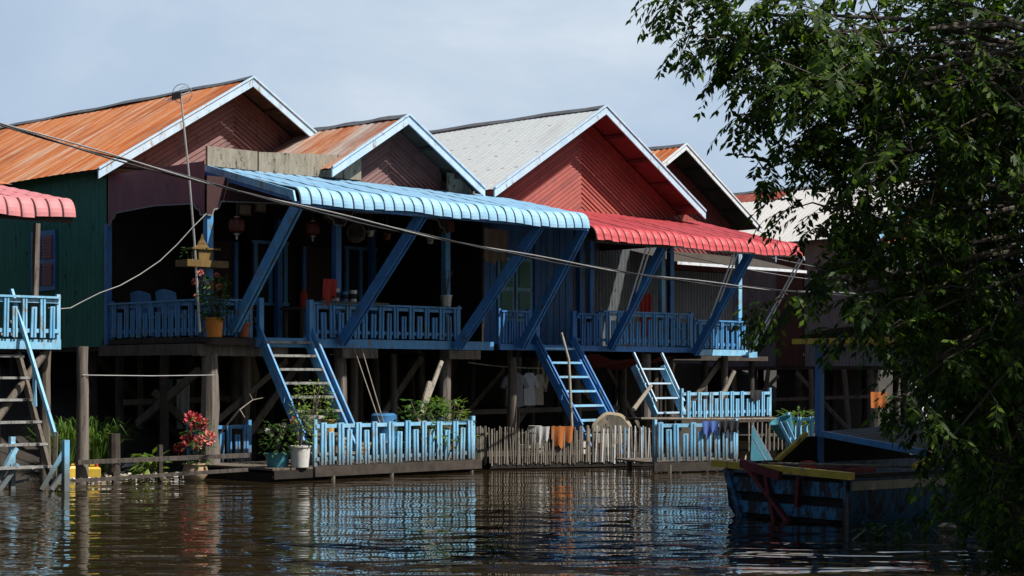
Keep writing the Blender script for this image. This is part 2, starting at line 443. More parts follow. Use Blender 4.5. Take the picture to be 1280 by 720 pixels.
def awning(root, s0, s1, dt, zt, dl, zl, mat, w=.235, name='awning', rr=.27):
    ncol = int(round((s1-s0)/w)); w = (s1-s0)/ncol
    prof = []                                      # (d, z, nd, nz, length)
    d1_, z1_ = dl+rr*.75, zl+rr*1.05
    n_top = 14
    sl = math.hypot(dt-d1_, zt-z1_); nd_, nz_ = -(zt-z1_)/sl, (dt-d1_)/sl
    for i in range(n_top+1):
        t = i/n_top
        prof.append((dt+(d1_-dt)*t, zt+(z1_-zt)*t, nd_, nz_, sl*t))
    a0 = math.atan2(nz_, nd_)
    for i in range(1, 8):
        t = i/7; a = a0+(PI-a0)*t
        dd = d1_ + (dl-d1_)*math.sin(t*PI/2)**1.0
        zz = zl + (z1_-zl)*math.cos(t*PI/2)
        prof.append((dd, zz, math.cos(a), math.sin(a), sl+.35*t))
    mb = MB(); ts = [0, .08, .18, .35, .65, .82, .92]
    vs, uv, ms = [], [], []
    cols = [(c+t)*w for c in range(ncol) for t in ts]+[ncol*w]
    jl = [R.uniform(-.014, .014) for _ in range(ncol+2)]; je = [R.uniform(-.012, .012) for _ in range(ncol+2)]
    for ci, x in enumerate(cols):
        t = (x/w) % 1; cc_ = int(x/w+1e-6)
        h = .034*max(0, math.sin(PI*t))**.55
        for (d, z, a, b_, L) in prof:
            st = .018*((L/.36) % 1)
            vs.append(F(s0+x, d+a*(h-st)+.01*math.sin(x*1.7)*(1-L/4), z+b_*(h-st)+.012*math.sin(x*.9+s0)-.03*math.sin(PI*x/(s1-s0)*3)**2*max(0, 1-abs(d-dl)/2)+(jl[cc_] if L > sl+.2 else je[cc_]*min(1, L)))); uv.append((x, L))
    np_ = len(prof); fs0, fs1 = [], []
    for c in range(len(cols)-1):
        for i in range(np_-1):
            f = (c*np_+i, c*np_+i+1, (c+1)*np_+i+1, (c+1)*np_+i)
            (fs1 if (c % 7) in (0, 6) else fs0).append(f)
    mb.add(vs, fs0, 0, uv)
    n = len(mb.f)
    for f in fs1: mb.f.append(f); mb.m.append(1)
    return mb.build(name, [M[mat], M[mat+'_joint']], root)
def picket(mb, A, t, n, x, w, z0, z1, lean=0):
    """moulded slat with two raised ribs, n is the outward normal"""
    prof = [(-.5, 0), (-.5, .030), (-.13, .034), (-.10, .004), (.10, .004), (.13, .034), (.5, .030), (.5, 0)]
    lo = [A+t*(x+a*w)+n*b+Z*z0 for a, b in prof]
    hi = [A+t*(x+a*w+lean)+n*b+Z*(z1+(-.02 if abs(a) < .12 else 0)) for a, b in prof]
    k = len(prof)
    mb.add(lo+hi, [(i, (i+1) % k, k+(i+1) % k, k+i) for i in range(k)]+[tuple(range(k-1, -1, -1)), tuple(range(k, 2*k))])
def fence(parent, A, B, z0, h, mat, mat_rail=None, pitch=.2, pw=.12, short=.16, posts=True, drop=0):
    """picket run from A to B; parts: rail, post, picket"""
    A, B = Vector((A[0], A[1], 0)), Vector((B[0], B[1], 0)); L = (B-A).length; t = (B-A)/L
    n = Vector((t.y, -t.x, 0)); mr = M[mat_rail or mat]
    for zz in (z0+.12, z0+h-.05):
        MB().bar(A+Z*zz-n*.02, B+Z*(zz+drop)-n*.02, .035, .065).build('rail', mr, parent)
    if posts:
        for x in (0, L):
            p = A+t*x-n*.055
            MB().bar(p+Z*(z0-.02), p+Z*(z0+h+.07), .065, .065, U).build('post', mr, parent)
    k = int(L/pitch); off = (L-(k-1)*pitch)/2
    for i in range(k):
        tall = i % 2 == 0
        z1 = z0+h-(0 if tall else short*R.uniform(.8, 1.2))+R.uniform(-.02, .015)
        mb = MB(); picket(mb, A, t, n, off+i*pitch+R.uniform(-.012, .012), pw*R.uniform(.9, 1.08), z0+R.uniform(0, .03)+drop*i/k, z1+drop*i/k, R.uniform(-.016, .016))
        mb.build('picket', M[mat], parent)
def railing(root, A, B, z0, h, mat, **kw):
    mb = MB()
    A3, B3 = Vector((A[0], A[1], z0+h+.012)), Vector((B[0], B[1], z0+h+.012))
    mb.bar(A3, B3, .09, .035)
    r = mb.build('balcony_railing', M[mat], root)
    fence(r, A, B, z0, h, mat, **kw)
    return r
def stilt(root, p, z0, z1, r, mat='old_wood', lean=(0, 0)):
    p = Vector(p); pts, rad = [], []
    for i in range(7):
        t = i/6
        pts.append(Vector((p.x+lean[0]*(1-t)+R.uniform(-.012, .012), p.y+lean[1]*(1-t)+R.uniform(-.012, .012), z0+(z1-z0)*t)))
        rad.append(r*(1.08-.16*t)*R.uniform(.95, 1.05))
    return MB().tube(pts, rad, 9, 0, .05).build('stilt', M[mat], root, True)
def staircase(root, s0, s1, dtop, ztop, slope, zbot, mat, tread, rise=.25, rails=True, rail_mat=None, h=.30, nstr=2, sw=.20):
    """slope = run per metre of drop, going out over the water"""
    P = lambda s, z, o=0: F(s, dtop-(ztop-z)*slope, z+o)
    perp = (Z*1 + (-V)*0)
    st = MB(); st.bar(P(s0-.03, ztop+.05), P(s0-.03, zbot), .05, sw, U.cross(V))
    main = st.build('staircase', M[mat], root)
    MB().bar(P(s1+.03, ztop+.05), P(s1+.03, zbot), .05, sw, U.cross(V)).build('stringer', M[mat], main)
    z = ztop-.08
    while z > zbot+.1:
        d = dtop-(ztop-z)*slope
        MB().box(s0, s1, d-.13, d+.09, z-.022, z+.022).build('tread', M[tread], main)
        z -= rise
    if rails:
        for sx in (s0-.10, s1+.10):
            for o, w_ in ((h, .055), (h-.13, .03)):
                MB().bar(P(sx, ztop+.05, o), P(sx, zbot+.25, o), .04, w_, Z).build('handrail', M[rail_mat or mat], main)
            for zz in (ztop-.1, (ztop+zbot)/2, zbot+.35):
                MB().bar(P(sx, zz, -.05), P(sx, zz, h), .045, .045, U).build('baluster', M[rail_mat or mat], main)
    return main
def brace(root, sx, d0, z0, d1, z1, mat='blue_paint', sd=0, w=.17):
    """slanting awning support made of two boards on a spacer"""
    a, b_ = F(sx, d0, z0), F(sx+sd, d1, z1)
    mb = MB()
    mb.bar(a-U*.05, b_-U*.05, .05, w, Z); mb.bar(a+U*.05, b_+U*.05, .05, w*.92, Z); mb.bar(a, b_, .05, w*.5, Z)
    return mb.build('awning_brace', M[mat], root)
def pipe_pair(root, sx, d0, z0, d1, z1, sd=0):
    a, b_ = F(sx, d0, z0), F(sx+sd, d1, z1)
    for o in (-.05, .05):
        MB().tube([a+U*o*1.2, b_+U*o*1.2], .019, 7).build('awning_pipe', M['pipe_white'], root, True)

# ================================================================ SETTING
def gz(s, d):
    bank = 3.6 if s < 0.2 else 5.2 + max(0, min(4, (s-14)*.8))
    if .2 <= s < 1.2: bank = 3.6+1.6*(s-.2)
    t = d-bank
    z = -.45 + .34*max(0, min(1.6, t+1.3)) if t < .3 else .094+.36*min(t-.3, 6.2)
    z += .05*math.sin(s*1.7+d*.8)+.035*math.sin(s*3.9-d*2.3)
    if s < 0: z = min(z, .12+.36*max(0, d-4.6)) if t > -.3 else z
    return z
def axis(lo, hi, mid0, mid1, n):
    return [lo*(1-i/6)**2+mid0*(1-(1-i/6)**2) for i in range(6)]+[mid0+(mid1-mid0)*i/n for i in range(n)]+[mid1+(hi-mid1)*(i/6)**2 for i in range(7)]
ss, dd = axis(-260, 420, -14, 46, 120), [1.2+.3*i for i in range(50)]+[16.2+(600-16.2)*(i/10)**2 for i in range(11)]
mb = MB(); ns = len(ss)
mb.add([F(s, d, gz(s, d)) for d in dd for s in ss], [(j*ns+i, j*ns+i+1, (j+1)*ns+i+1, (j+1)*ns+i) for j in range(len(dd)-1) for i in range(ns-1)])
setp(mb.build('river_bank', M['mud'], None, True), kind='structure')
mb = MB(); mb.add([(-400, -60, 0), (600, -60, 0), (600, 700, 0), (-400, 700, 0)], [(0, 1, 2, 3)])
setp(mb.build('river_water', M['river_water'], None), kind='structure')

G_H = 'stilt houses in a row along the water'
# ================================================================ HOUSE 1 : rusty roof, green side wall
h1 = thing('stilt_house', F(-.9, 5.4, 0), 'tallest stilt house with an all rust-orange roof and a dark green corrugated side wall', 'house', G_H)
gable_roof(h1, 2.25, 3.58, 3.58, 7.83, .6, 5.0, 19, 'roof_rust', per=.26, amp=.0035)
siding(h1, 2.25, 7.74, .6, 5.86, -.9, 5.3, 5.62, .105, 'siding_brown')
w_ = corr_wall('side_wall', M['green_sheet'], h1, F(-.9, 19, 0), F(-.9, 5.35, 0), 2.36, 5.89, .15, .02)
MB().box(-.96, -.9+.05, 5.24, 5.34, 2.4, 4.7).build('corner_board', M['blue_paint_deep'], h1)
box('front_wall', M['black_wood'], h1, -.88, 5.3, 5.5, 5.58, 2.5, 5.84)
box('back_wall', M['maroon_dark'], h1, -.88, 5.3, 18.9, 18.98, 2.4, 5.8)
box('side_wall', M['maroon_dark'], h1, 5.32, 5.38, 5.5, 19, 2.4, 5.7)
box('floor', M['dark_wood'], h1, -.86, 5.3, 5.6, 18.9, 2.28, 2.42)
box('wall_plate', M['dark_wood'], h1, -1.0, 5.4, 5.3, 5.44, 5.6, 5.78)
# shutter window in the green wall
wd = MB().box(-.97, -.93, 7.12, 8.05, 3.50, 4.70).build('window', M['blue_paint_deep'], h1)
for a, b_ in ((7.2, 7.55), (7.63, 7.97)):
    for z0, z1 in ((3.6, 4.05), (4.13, 4.6)):
        mb = MB()
        n = int((z1-z0)/.06)
        mb.box(-.985, -.972, a, b_, z0, z1)
        for i in range(n): mb.box(-1.0, -.986, a+.01, b_-.01, z0+i*.06+.01, z0+i*.06+.035)
        mb.build('shutter', M['maroon_sheet'], wd)
for d in (6.3, 9.4, 12.5, 15.6):
    for s in (-.6, 1.6, 3.7, 5.1): stilt(h1, F(s, d, 0), -.6, 2.3, .09, 'dark_wood')
for a, b_ in (((-.6, 6.3, 2.2), (1.6, 6.3, .4)), ((1.6, 6.4, 2.2), (3.7, 6.4, .4)), ((-.6, 9.4, .6), (1.6, 9.4, 2.2))):
    MB().bar(F(*a), F(*b_), .06, .13).build('cross_brace', M['dark_wood'], h1)

# ================================================================ HOUSE 2 : small brown gable, blue awning, porch
h2 = thing('stilt_house', F(2.5, 2, 0), 'stilt house with a small brown chevron gable and long pale blue awning over its porch', 'house', G_H)
gable_roof(h2, 4.05, 1.95, 2.1, 6.98, .62, 2.3, 9, 'roof_rust_zinc', per=.24, amp=.007, overhang=.5)
siding(h2, 4.1, 6.90, .62, 5.5, 3.0, 5.42, 2.84, .095, 'siding_brown')
box('side_wall', M['siding_brown'], h2, 5.44, 5.5, 2.86, 5.0, 5.4, 6.0)
box('gutter_board', M['stained_board'], h2, -.5, .62, 2.62, 2.68, 5.62, 5.98)
mb = MB(); mb.prism([F(.64, 2.6, 5.60), F(3.12, 2.6, 5.64), F(3.12, 2.6, 6.12), F(.64, 2.6, 5.97)], V*.06)
mb.build('gutter_board', M['stained_board'], h2)
mb = MB(); mb.box(5.46, 6.2, 2.6, 2.66, 5.52, 5.98); mb.build('gutter_end', M['stained_board'], h2)
MB().grid(lambda i, j: F(-.9+3.2*i, 2.7+2.7*j, 5.52+.12*j), 12, 2, 0, lambda i, j: (i*3, j*3)).build('porch_roof', M['roof_rust'], h2)
aw = awning(h2, -.42, 6.93, 3.02, 5.66, 0, 4.77, 'awning_blue')
# end boards of the awning
mb = MB(); mb.prism([F(-.46, 3.02, 5.73), F(-.46, .12, 4.99), F(-.46, .06, 4.80), F(-.46, 3.02, 5.60)], -U*.04); mb.build('end_board', M['blue_paint_pale'], aw)
mb = MB(); mb.prism([F(-.48, 3.02, 5.60), F(-.48, .2, 4.88), F(-.48, .2, 4.82), F(-.48, 3.02, 5.54)], -U*.02); mb.build('end_board', M['blue_paint_deep'], aw)
box('eave_beam', M['blue_paint_deep'], h2, -.4, 6.9, .06, .13, 4.72, 4.80)
for s in (.8, 2.6, 4.4, 6.2):
    MB().bar(F(s, .14, 4.80), F(s, 2.9, 5.56), .06, .1).build('rafter', M['dark_wood'], h2)
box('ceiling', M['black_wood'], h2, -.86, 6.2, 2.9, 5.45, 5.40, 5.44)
# deck
box('deck', M['dark_wood'], h2, -.92, 6.12, 2.02, 5.48, 2.40, 2.5)
box('deck_beam', M['blue_paint'], h2, .1, 6.12, 1.95, 2.01, 2.33, 2.50)
box('deck_beam', M['dark_wood'], h2, -.98, .05, 1.94, 2.01, 2.36, 2.49)
box('deck_beam', M['old_wood'], h2, -1.1, .9, 2.06, 2.24, 2.16, 2.37)
box('deck_beam', M['old_wood'], h2, -.98, -.8, 2.26, 5.5, 2.18, 2.38)
for s in (2.2, 4.95): MB().box(s-.13, s+.75, 1.90, 2.10, 2.14, 2.32).build('deck_beam', M['old_wood'], h2)
for s in (.9, 2.6, 4.2, 5.8): MB().box(s-.06, s+.06, 2.1, 5.4, 2.25, 2.39).build('joist', M['black_wood'], h2)
# porch posts and valance
for s, h_, mt in ((-.84, 4.68, 'blue_paint'), (2.1, 4.7, 'blue_paint_deep'), (4.93, 4.7, 'blue_paint')):
    MB().box(s-.065, s+.065, 2.05, 2.18, 2.5, h_).build('porch_post', M[mt], h2)
    if s > 0: MB().box(s-.2, s+.2, 2.08, 2.15, 4.702, 4.93).build('post_bracket', M['red_wood'], h2)
def valance(P0, t, L, zl, zh, ztop, mat):
    """sheet with stepped ends cut along its lower edge"""
    pts = [(0, zl), (.10, zl), (.14, zl+.10), (.24, zl+.13), (.30, zh), (L*.5, zh+.05), (L-.30, zh), (L-.24, zl+.13), (L-.14, zl+.10), (L-.10, zl), (L, zl)]
    n = Vector((t.y, -t.x, 0))
    mb = MB(); top = [(x, ztop) for x, z in pts]
    k = len(pts)
    a = [P0+t*x+Z*z for x, z in pts]; b_ = [P0+t*x+Z*z for x, z in top]
    mb.add(a+b_, [(i, i+1, k+i+1, k+i) for i in range(k-1)])
    o = mb.build('valance', M[mat], h2)
    e = MB()
    for i in range(k-1): e.bar(a[i]+n*.012, a[i+1]+n*.012, .02, .024, n)
    e.build('edge_strip', M['grey_cord'], o)
valance(F(-.95, 5.22, 0), -V, 3.15, 4.66, 4.88, 5.62, 'maroon_sheet')
valance(F(-.93, 2.03, 0), U, 3.0, 4.66, 4.92, 5.36, 'maroon_dark')  # front sheets take the darker maroon, porch shade put into the colour
valance(F(2.12, 2.03, 0), U, 2.8, 4.66, 4.92, 5.36, 'maroon_dark')
# railings: side, corner, long front
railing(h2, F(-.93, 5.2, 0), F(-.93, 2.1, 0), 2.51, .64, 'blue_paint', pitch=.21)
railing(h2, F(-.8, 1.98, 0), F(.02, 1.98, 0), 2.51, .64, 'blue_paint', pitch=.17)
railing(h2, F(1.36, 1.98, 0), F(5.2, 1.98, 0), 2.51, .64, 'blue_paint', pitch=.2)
# braces
for x0, y0, x1, y1 in ((287, 412, 372, 252), (420, 430, 527, 266), (566, 434, 674, 281), (646, 434, 729, 288)):
    sa, sb = S(x0, 2.0), S(x1, .2)
    brace(h2, sa, 1.86, Zy(y0, sa, 2.0), .17, 4.78, 'blue_paint' if x0 < 400 else 'blue_paint_deep', sd=sb-sa)
# porch back: door, window, rafters in the dark
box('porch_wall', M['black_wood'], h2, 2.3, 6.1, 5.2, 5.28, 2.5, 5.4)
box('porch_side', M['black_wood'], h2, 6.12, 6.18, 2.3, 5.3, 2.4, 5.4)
for s0, s1, z0, z1 in ((1.0, 1.95, 2.5, 4.5), (3.6, 4.6, 2.5, 4.5)):
    wd = MB().box(s0, s1, 5.1, 5.16, z0, z1).build('door', M['maroon_dark'], h2)
    for a, b_ in ((s0, s0+.08), (s1-.08, s1)): MB().box(a, b_, 5.03, 5.096, z0, z1).build('door_jamb', M['blue_paint_deep'], wd)
for s in (2.9, 5.4): MB().box(s-.06, s+.06, 4.9, 5.02, 2.5, 5.0).build('porch_post', M['blue_paint_deep'], h2)
for d in (2.9, 3.8, 4.7): MB().box(-.8, 6.1, d, d+.08, 5.24, 5.38).build('ceiling_joist', M['dark_wood'], h2)
# stilts
stilt(h2, F(-.78, 2.16, 0), -.6, 2.2, .165, 'grey_wood')
stilt(h2, F(2.24, 2.2, 0), -.6, 2.34, .12, 'grey_wood', (.10, 0))
stilt(h2, F(5.0, 2.2, 0), -.6, 2.34, .125, 'grey_wood')
for d in (3.7, 5.2):
    for s in (-.7, .9, 2.4, 4.0, 5.7): stilt(h2, F(s, d, 0), -.6, 2.3, .085, 'dark_wood')
for a, b_ in (((-.6, 4.2, 1.5), (1.0, 4.2, .2)), ((.9, 3.5, .5), (2.4, 3.5, 2.2)), ((4.0, 3.6, .4), (5.6, 3.6, 2.2)), ((-.7, 2.6, 1.9), (-.7, 4.6, .9))):
    MB().bar(F(*a), F(*b_), .07, .14).build('cross_brace', M['old_wood'], h2)
staircase(h2, .25, 1.26, 2.0, 2.5, .68, .24, 'blue_paint', 'tread_wood')
for s in (.18, 1.33): MB().box(s-.05, s+.05, 1.9, 1.99, 2.51, 3.22).build('newel_post', M['blue_paint'], h2)

# ================================================================ HOUSE 3 : big red gable, grey roof, red awning
h3 = thing('stilt_house', F(10, 2, 0), 'stilt house with a big red chevron gable, pale grey roof and bright red awning', 'house', G_H)
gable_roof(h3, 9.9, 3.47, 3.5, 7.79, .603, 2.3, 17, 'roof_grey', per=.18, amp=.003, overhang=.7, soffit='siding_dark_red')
# painted soffit boards under the right overhang
siding(h3, 9.9, 7.70, .603, 5.42, 6.6, 13.2, 3.0, .105, 'siding_red')
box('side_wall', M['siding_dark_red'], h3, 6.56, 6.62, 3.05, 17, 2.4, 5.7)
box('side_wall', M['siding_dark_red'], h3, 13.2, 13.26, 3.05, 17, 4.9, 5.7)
corr_wall('roof_return', M['siding_red'], h3, F(13.3, 2.9, 0), F(14.2, 2.9, 0), 5.3, 5.72, .14, .012, top=lambda i: 5.72-.3*i)
aw3 = awning(h3, 7.12, 14.16, 3.02, 5.50, 0, 4.55, 'awning_red', w=.225)
box('eave_beam', M['trim_white'], h3, 9.6, 14.2, .05, .12, 4.52, 4.58)
box('eave_beam', M['dark_wood'], h3, 7.15, 9.55, .05, .12, 4.5, 4.57)
for s in (8.2, 10.2, 12.2, 14.0): MB().bar(F(s, .14, 4.62), F(s, 2.9, 5.42), .06, .1).build('rafter', M['dark_wood'], h3)
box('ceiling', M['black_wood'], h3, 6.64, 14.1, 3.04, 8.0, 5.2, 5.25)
box('deck', M['dark_wood'], h3, 6.3, 14.6, 2.02, 8.0, 2.36, 2.46)
box('deck_beam', M['blue_paint_deep'], h3, 6.3, 12.64, 1.95, 2.01, 2.34, 2.46)
box('deck_beam', M['blue_paint_pale'], h3, 12.66, 14.62, 1.93, 1.99, 2.28, 2.42)
for s in (7, 9, 11, 13): MB().box(s-.06, s+.06, 2.1, 7.9, 2.2, 2.35).build('joist', M['black_wood'], h3)
# blue plank front with louvred windows
n = 0; s = 6.64
fw = box('front_wall', M['blue_paint_deep'], h3, 6.64, 10.35, 3.66, 3.72, 2.46, 5.18)
while s < 10.2:
    if not (7.75 < s+.1 < 9.0):
        MB().box(s+.008, s+.19, 3.62, 3.655, 2.46, 5.15).build('plank', M[R.choice(['blue_paint_deep', 'blue_paint_deep', 'blue_paint'])], fw)
    s += .2
for s0 in (7.86, 8.42):
    wd = MB().box(s0, s0+.5, 3.59, 3.655, 3.0, 4.42).build('window', M['blue_paint_pale'], h3)
    for z0, z1 in ((3.08, 3.68), (3.76, 4.34)):
        mb = MB()
        mb.box(s0+.07, s0+.43, 3.575, 3.588, z0, z1)
        for i in range(int((z1-z0)/.07)): mb.box(s0+.075, s0+.425, 3.55, 3.574, z0+i*.07+.012, z0+i*.07+.045)
        mb.build('shutter', M['green_sheet'], wd)
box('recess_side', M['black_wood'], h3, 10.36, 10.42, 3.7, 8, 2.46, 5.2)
corr_wall('recess_wall', M['grey_sheet'], h3, F(10.45, 5.4, 0), F(15.4, 5.4, 0), 2.2, 5.2)
for x, mt, zt in ((725, 'blue_paint_deep', 4.75), (738, 'blue_paint_deep', 4.75), (827, 'blue_paint_pale', 4.72), (838, 'blue_paint_deep', 4.72), (923, 'blue_paint_pale', 4.72)):
    d = 2.12 if x not in (725, 838) else 3.0
    s = S(x, d)
    MB().box(s-.065, s+.065, d-.06, d+.06, 2.46, zt+(d-2.12)*.3).build('porch_post', M[mt], h3)
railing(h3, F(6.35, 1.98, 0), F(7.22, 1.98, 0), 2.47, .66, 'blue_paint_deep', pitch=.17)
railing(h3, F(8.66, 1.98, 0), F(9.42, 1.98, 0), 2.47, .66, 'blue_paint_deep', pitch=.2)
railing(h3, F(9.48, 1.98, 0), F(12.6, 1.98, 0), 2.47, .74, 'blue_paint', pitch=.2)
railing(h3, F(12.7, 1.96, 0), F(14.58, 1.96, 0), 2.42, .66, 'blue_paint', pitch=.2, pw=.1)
railing(h3, F(14.6, 2.05, 0), F(14.6, 4.2, 0), 2.42, .66, 'blue_paint', pitch=.2)
for x0, y0, x1 in ((757, 436, 828), (862, 442, 937)):
    sa, sb = S(x0, 2.0), S(x1, .2)
    brace(h3, sa, 1.84, Zy(y0, sa, 2.0), .17, 4.56, 'blue_paint_deep', sd=sb-sa)
    pipe_pair(h3, sa+.05, 1.5, 2.9, .2, 4.58, sd=S(x1-16, .2)-sa-.05)
pipe_pair(h3, S(934, 2), 1.95, Zy(445, S(934, 2), 2), .2, 4.56, sd=S(1003, .2)-S(934, 2))
MB().box(S(934, 2)-.12, S(934, 2)+.2, 1.85, 2.05, 2.24, 2.38).build('pipe_foot', M['blue_paint_pale'], h3)
brace(h3, S(938, 2.4), 2.3, 2.35, .3, 4.55, 'black_wood', sd=.5)
for s, r in ((7.0, .11), (14.2, .09)): stilt(h3, F(s, 2.3, 0), -.6, 2.35, r, 'old_wood')
stilt(h3, F(11.3, 2.3, 0), -.6, 2.3, .13, 'grey_wood')
for d in (4.0, 5.8, 7.8):
    for s in (6.8, 8.6, 10.4, 12.4, 14.2): stilt(h3, F(s, d, 0), -.6, 2.3, .085, 'dark_wood')
for a, b_ in (((8.6, 4.1, .4), (10.4, 4.1, 2.2)), ((12.4, 4.1, .4), (10.4, 4.2, 2.2)), ((14.2, 2.4, 2.2), (13.0, 2.6, .9))):
    MB().bar(F(*a), F(*b_), .07, .13).build('cross_brace', M['old_wood'], h3)
staircase(h3, 7.46, 8.40, 2.0, 2.46, .70, .24, 'blue_paint_deep', 'blue_paint_pale', rise=.30)
for s in (7.38, 8.5): MB().box(s-.05, s+.05, 1.9, 1.99, 2.47, 3.2).build('newel_post', M['blue_paint_deep'], h3)

# ================================================================ HOUSE 4 : dark red gable, rust roof
h4 = thing('stilt_house', F(16, 5.3, 0), 'stilt house with a plain dark red gable and rusty roof behind the big red gable', 'house', G_H)
gable_roof(h4, 16.1, 3.1, 3.2, 7.78, .613, 5.1, 17, 'roof_rust', per=.2, trim='trim_white', overhang=.7, soffit='black_wood', tw=.16)
siding(h4, 16.1, 7.70, .613, 4.6, 13.3, 19.0, 5.85, .12, 'siding_dark_red')
box('side_wall', M['siding_dark_red'], h4, 19.0, 19.06, 5.9, 17, 2.3, 5.9)
corr_wall('front_wall', M['grey_sheet'], h4, F(15.5, 5.8, 0), F(19, 5.8, 0), 2.3, 4.58)
MB().grid(lambda i, j: F(14.3+5.4*i, 3.9+2.1*j, 4.62+.5*j), 20, 2, 0, lambda i, j: (i*5, j*2)).build('porch_roof', M['dark_wood'], h4)
box('eave_board', M['trim_white'], h4, 14.3, 19.7, 3.84, 3.895, 4.55, 4.62)
box('floor', M['dark_wood'], h4, 14.7, 19.0, 4.6, 16.9, 2.2, 2.32)
for d in (5.0, 8, 11):
    for s in (14.8, 16.8, 18.8): stilt(h4, F(s, d, 0), -.6, 2.2, .09, 'dark_wood')

# ================================================================ HOUSE 5 : white roof behind the tree
h5 = thing('stilt_house', F(25.3, 5.6, 0), 'farthest stilt house with a wide off-white roof and grey sheet walls, half behind the tree', 'house', G_H)
rf5 = gable_roof(h5, 28.1, 3.35, 3.35, 7.95, .61, 5.0, 13.4, 'roof_white', per=.2, amp=.003, overhang=.6, trim='blue_paint_pale')
MB().grid(lambda i, j: F(28.05-.62*j, 10.2+3.1*i+.25*j*(1-i), 7.95+.02-.61*(.05+.62*j)), 6, 3, 0, lambda i, j: (i*3, j)).build('ridge_sheet', M['roof_red_sheet'], rf5)
siding(h5, 28.1, 7.86, .61, 5.8, 25.4, 30.8, 5.62, .12, 'siding_red')
corr_wall('side_wall', M['grey_sheet'], h5, F(25.3, 20, 0), F(25.3, 9.0, 0), 2.1, 5.75)
corr_wall('side_wall', M['grey_sheet_light'], h5, F(25.3, 7.9, 0), F(25.3, 5.6, 0), 2.1, 6.0)
MB().box(25.26, 25.32, 7.95, 8.95, 2.1, 5.7).build('door', M['brown_door'], h5)
corr_wall('front_wall', M['grey_sheet'], h5, F(25.3, 5.58, 0), F(31, 5.58, 0), 2.1, 5.8)
box('back_wall', M['grey_sheet'], h5, 25.3, 31, 19.9, 20, 2.1, 5.8)
box('side_wall', M['grey_sheet'], h5, 31, 31.06, 5.6, 20, 2.1, 5.8)
box('floor', M['dark_wood'], h5, 25.3, 31, 5.7, 19.8, 2.0, 2.1)
box('deck', M['dark_wood'], h5, 25.2, 31, 3.2, 5.5, 2.0, 2.1)
MB().grid(lambda i, j: F(24.9+6.5*i, 2.2+3.4*j, 4.3+.75*j), 20, 2, 0, lambda i, j: (i*6, j*3)).build('porch_roof', M['dark_wood'], h5)  # roof added for the shade it casts on the bank below
for s in (25.3, 27.3, 29.3, 30.9): MB().box(s-.05, s+.05, 3.2, 3.3, 2.1, 4.5).build('porch_post', M['blue_paint_deep'], h5)
box('added_dark_screen', M['black_wood'], h5, 25.4, 31, 9.0, 9.05, -.2, 2.0)  # near-black sheet added to keep the space under the floor dark
for d in (6.4, 7.3, 9.2, 10.2): stilt(h5, F(25.1+R.uniform(-.5, .2), d, 0), -.6, 2.0, R.uniform(.07, .11), 'old_wood', (R.uniform(-.3, .3), 0))
for a, b_ in (((25.0, 6.0, .1), (25.0, 8.0, 1.9)), ((24.9, 8.6, 1.8), (24.9, 10.5, .3)), ((24.8, 5.2, 1.2), (24.8, 9.5, 1.05))): MB().bar(F(*a), F(*b_), .06, .1).build('cross_brace', M['grey_wood'], h5)
for d in (3.4, 5.6, 8.2, 11, 14):
    for s in (25.4, 27.2, 29, 30.8): stilt(h5, F(s, d, 0), -.6, 2.0, .11, 'old_wood' if d < 6 else 'dark_wood')
staircase(h5, 26.6, 27.6, 3.1, 2.1, .8, -.1, 'trim_white', 'tread_wood', rail_mat='trim_white', h=.55)
railing(h5, F(27.8, 3.15, 0), F(30.8, 3.15, 0), 2.1, .7, 'trim_white', pitch=.3)

# ================================================================ HOUSE 0 : pink awning at the edge
h0 = thing('stilt_house', F(-6, 2, 0), 'stilt house with a short pink awning and a steep ladder of pale treads', 'house', G_H)
awning(h0, -9.6, -4.62, 2.9, 4.98, .25, 4.25, 'awning_pink', w=.235)
MB().box(-9.5, -4.65, .32, .40, 4.18, 4.26).build('eave_beam', M['dark_wood'], h0)
box('deck', M['dark_wood'], h0, -9.6, -3.9, 2.05, 6, 2.30, 2.4)
box('deck_beam', M['blue_paint_pale'], h0, -9.6, -3.88, 1.97, 2.04, 2.24, 2.4)
box('front_wall', M['maroon_dark'], h0, -9.6, -4.4, 5.9, 6.0, 2.4, 5.2)
box('side_wall', M['maroon_dark'], h0, -4.46, -4.4, 5.0, 10, 2.4, 5.2)
MB().grid(lambda i, j: F(-9.6+5.3*i, 2.8+8*j, 5.0+1.6*j), 10, 4, 0, lambda i, j: (i*5, j*8)).build('roof', M['roof_rust'], h0)
MB().bar(F(S(46, 2.0), 2.1, 2.3), F(S(46, 2.0), 2.0, 4.3), .08, .09).build('awning_post', M['grey_wood'], h0)
fence_r = railing(h0, F(-5.05, 1.95, 0), F(-3.92, 1.95, 0), 2.42, .66, 'blue_paint_pale', pitch=.165, pw=.09)
railing(h0, F(-8, 1.95, 0), F(-5.6, 1.95, 0), 2.42, .6, 'blue_paint', pitch=.2)
for s in (-3.98, -4.9, -7): stilt(h0, F(s, 2.3, 0), -.6, 2.3, .09, 'old_wood')
MB().tube([F(-3.95, 2.15, 2.35), F(-5.6, 1.7, .6)], .065, 8).build('brace_log', M['old_wood'], h0, True)
for s in (-4.2, -6, -8): stilt(h0, F(s, 5.5, 0), -.6, 2.3, .09, 'dark_wood')
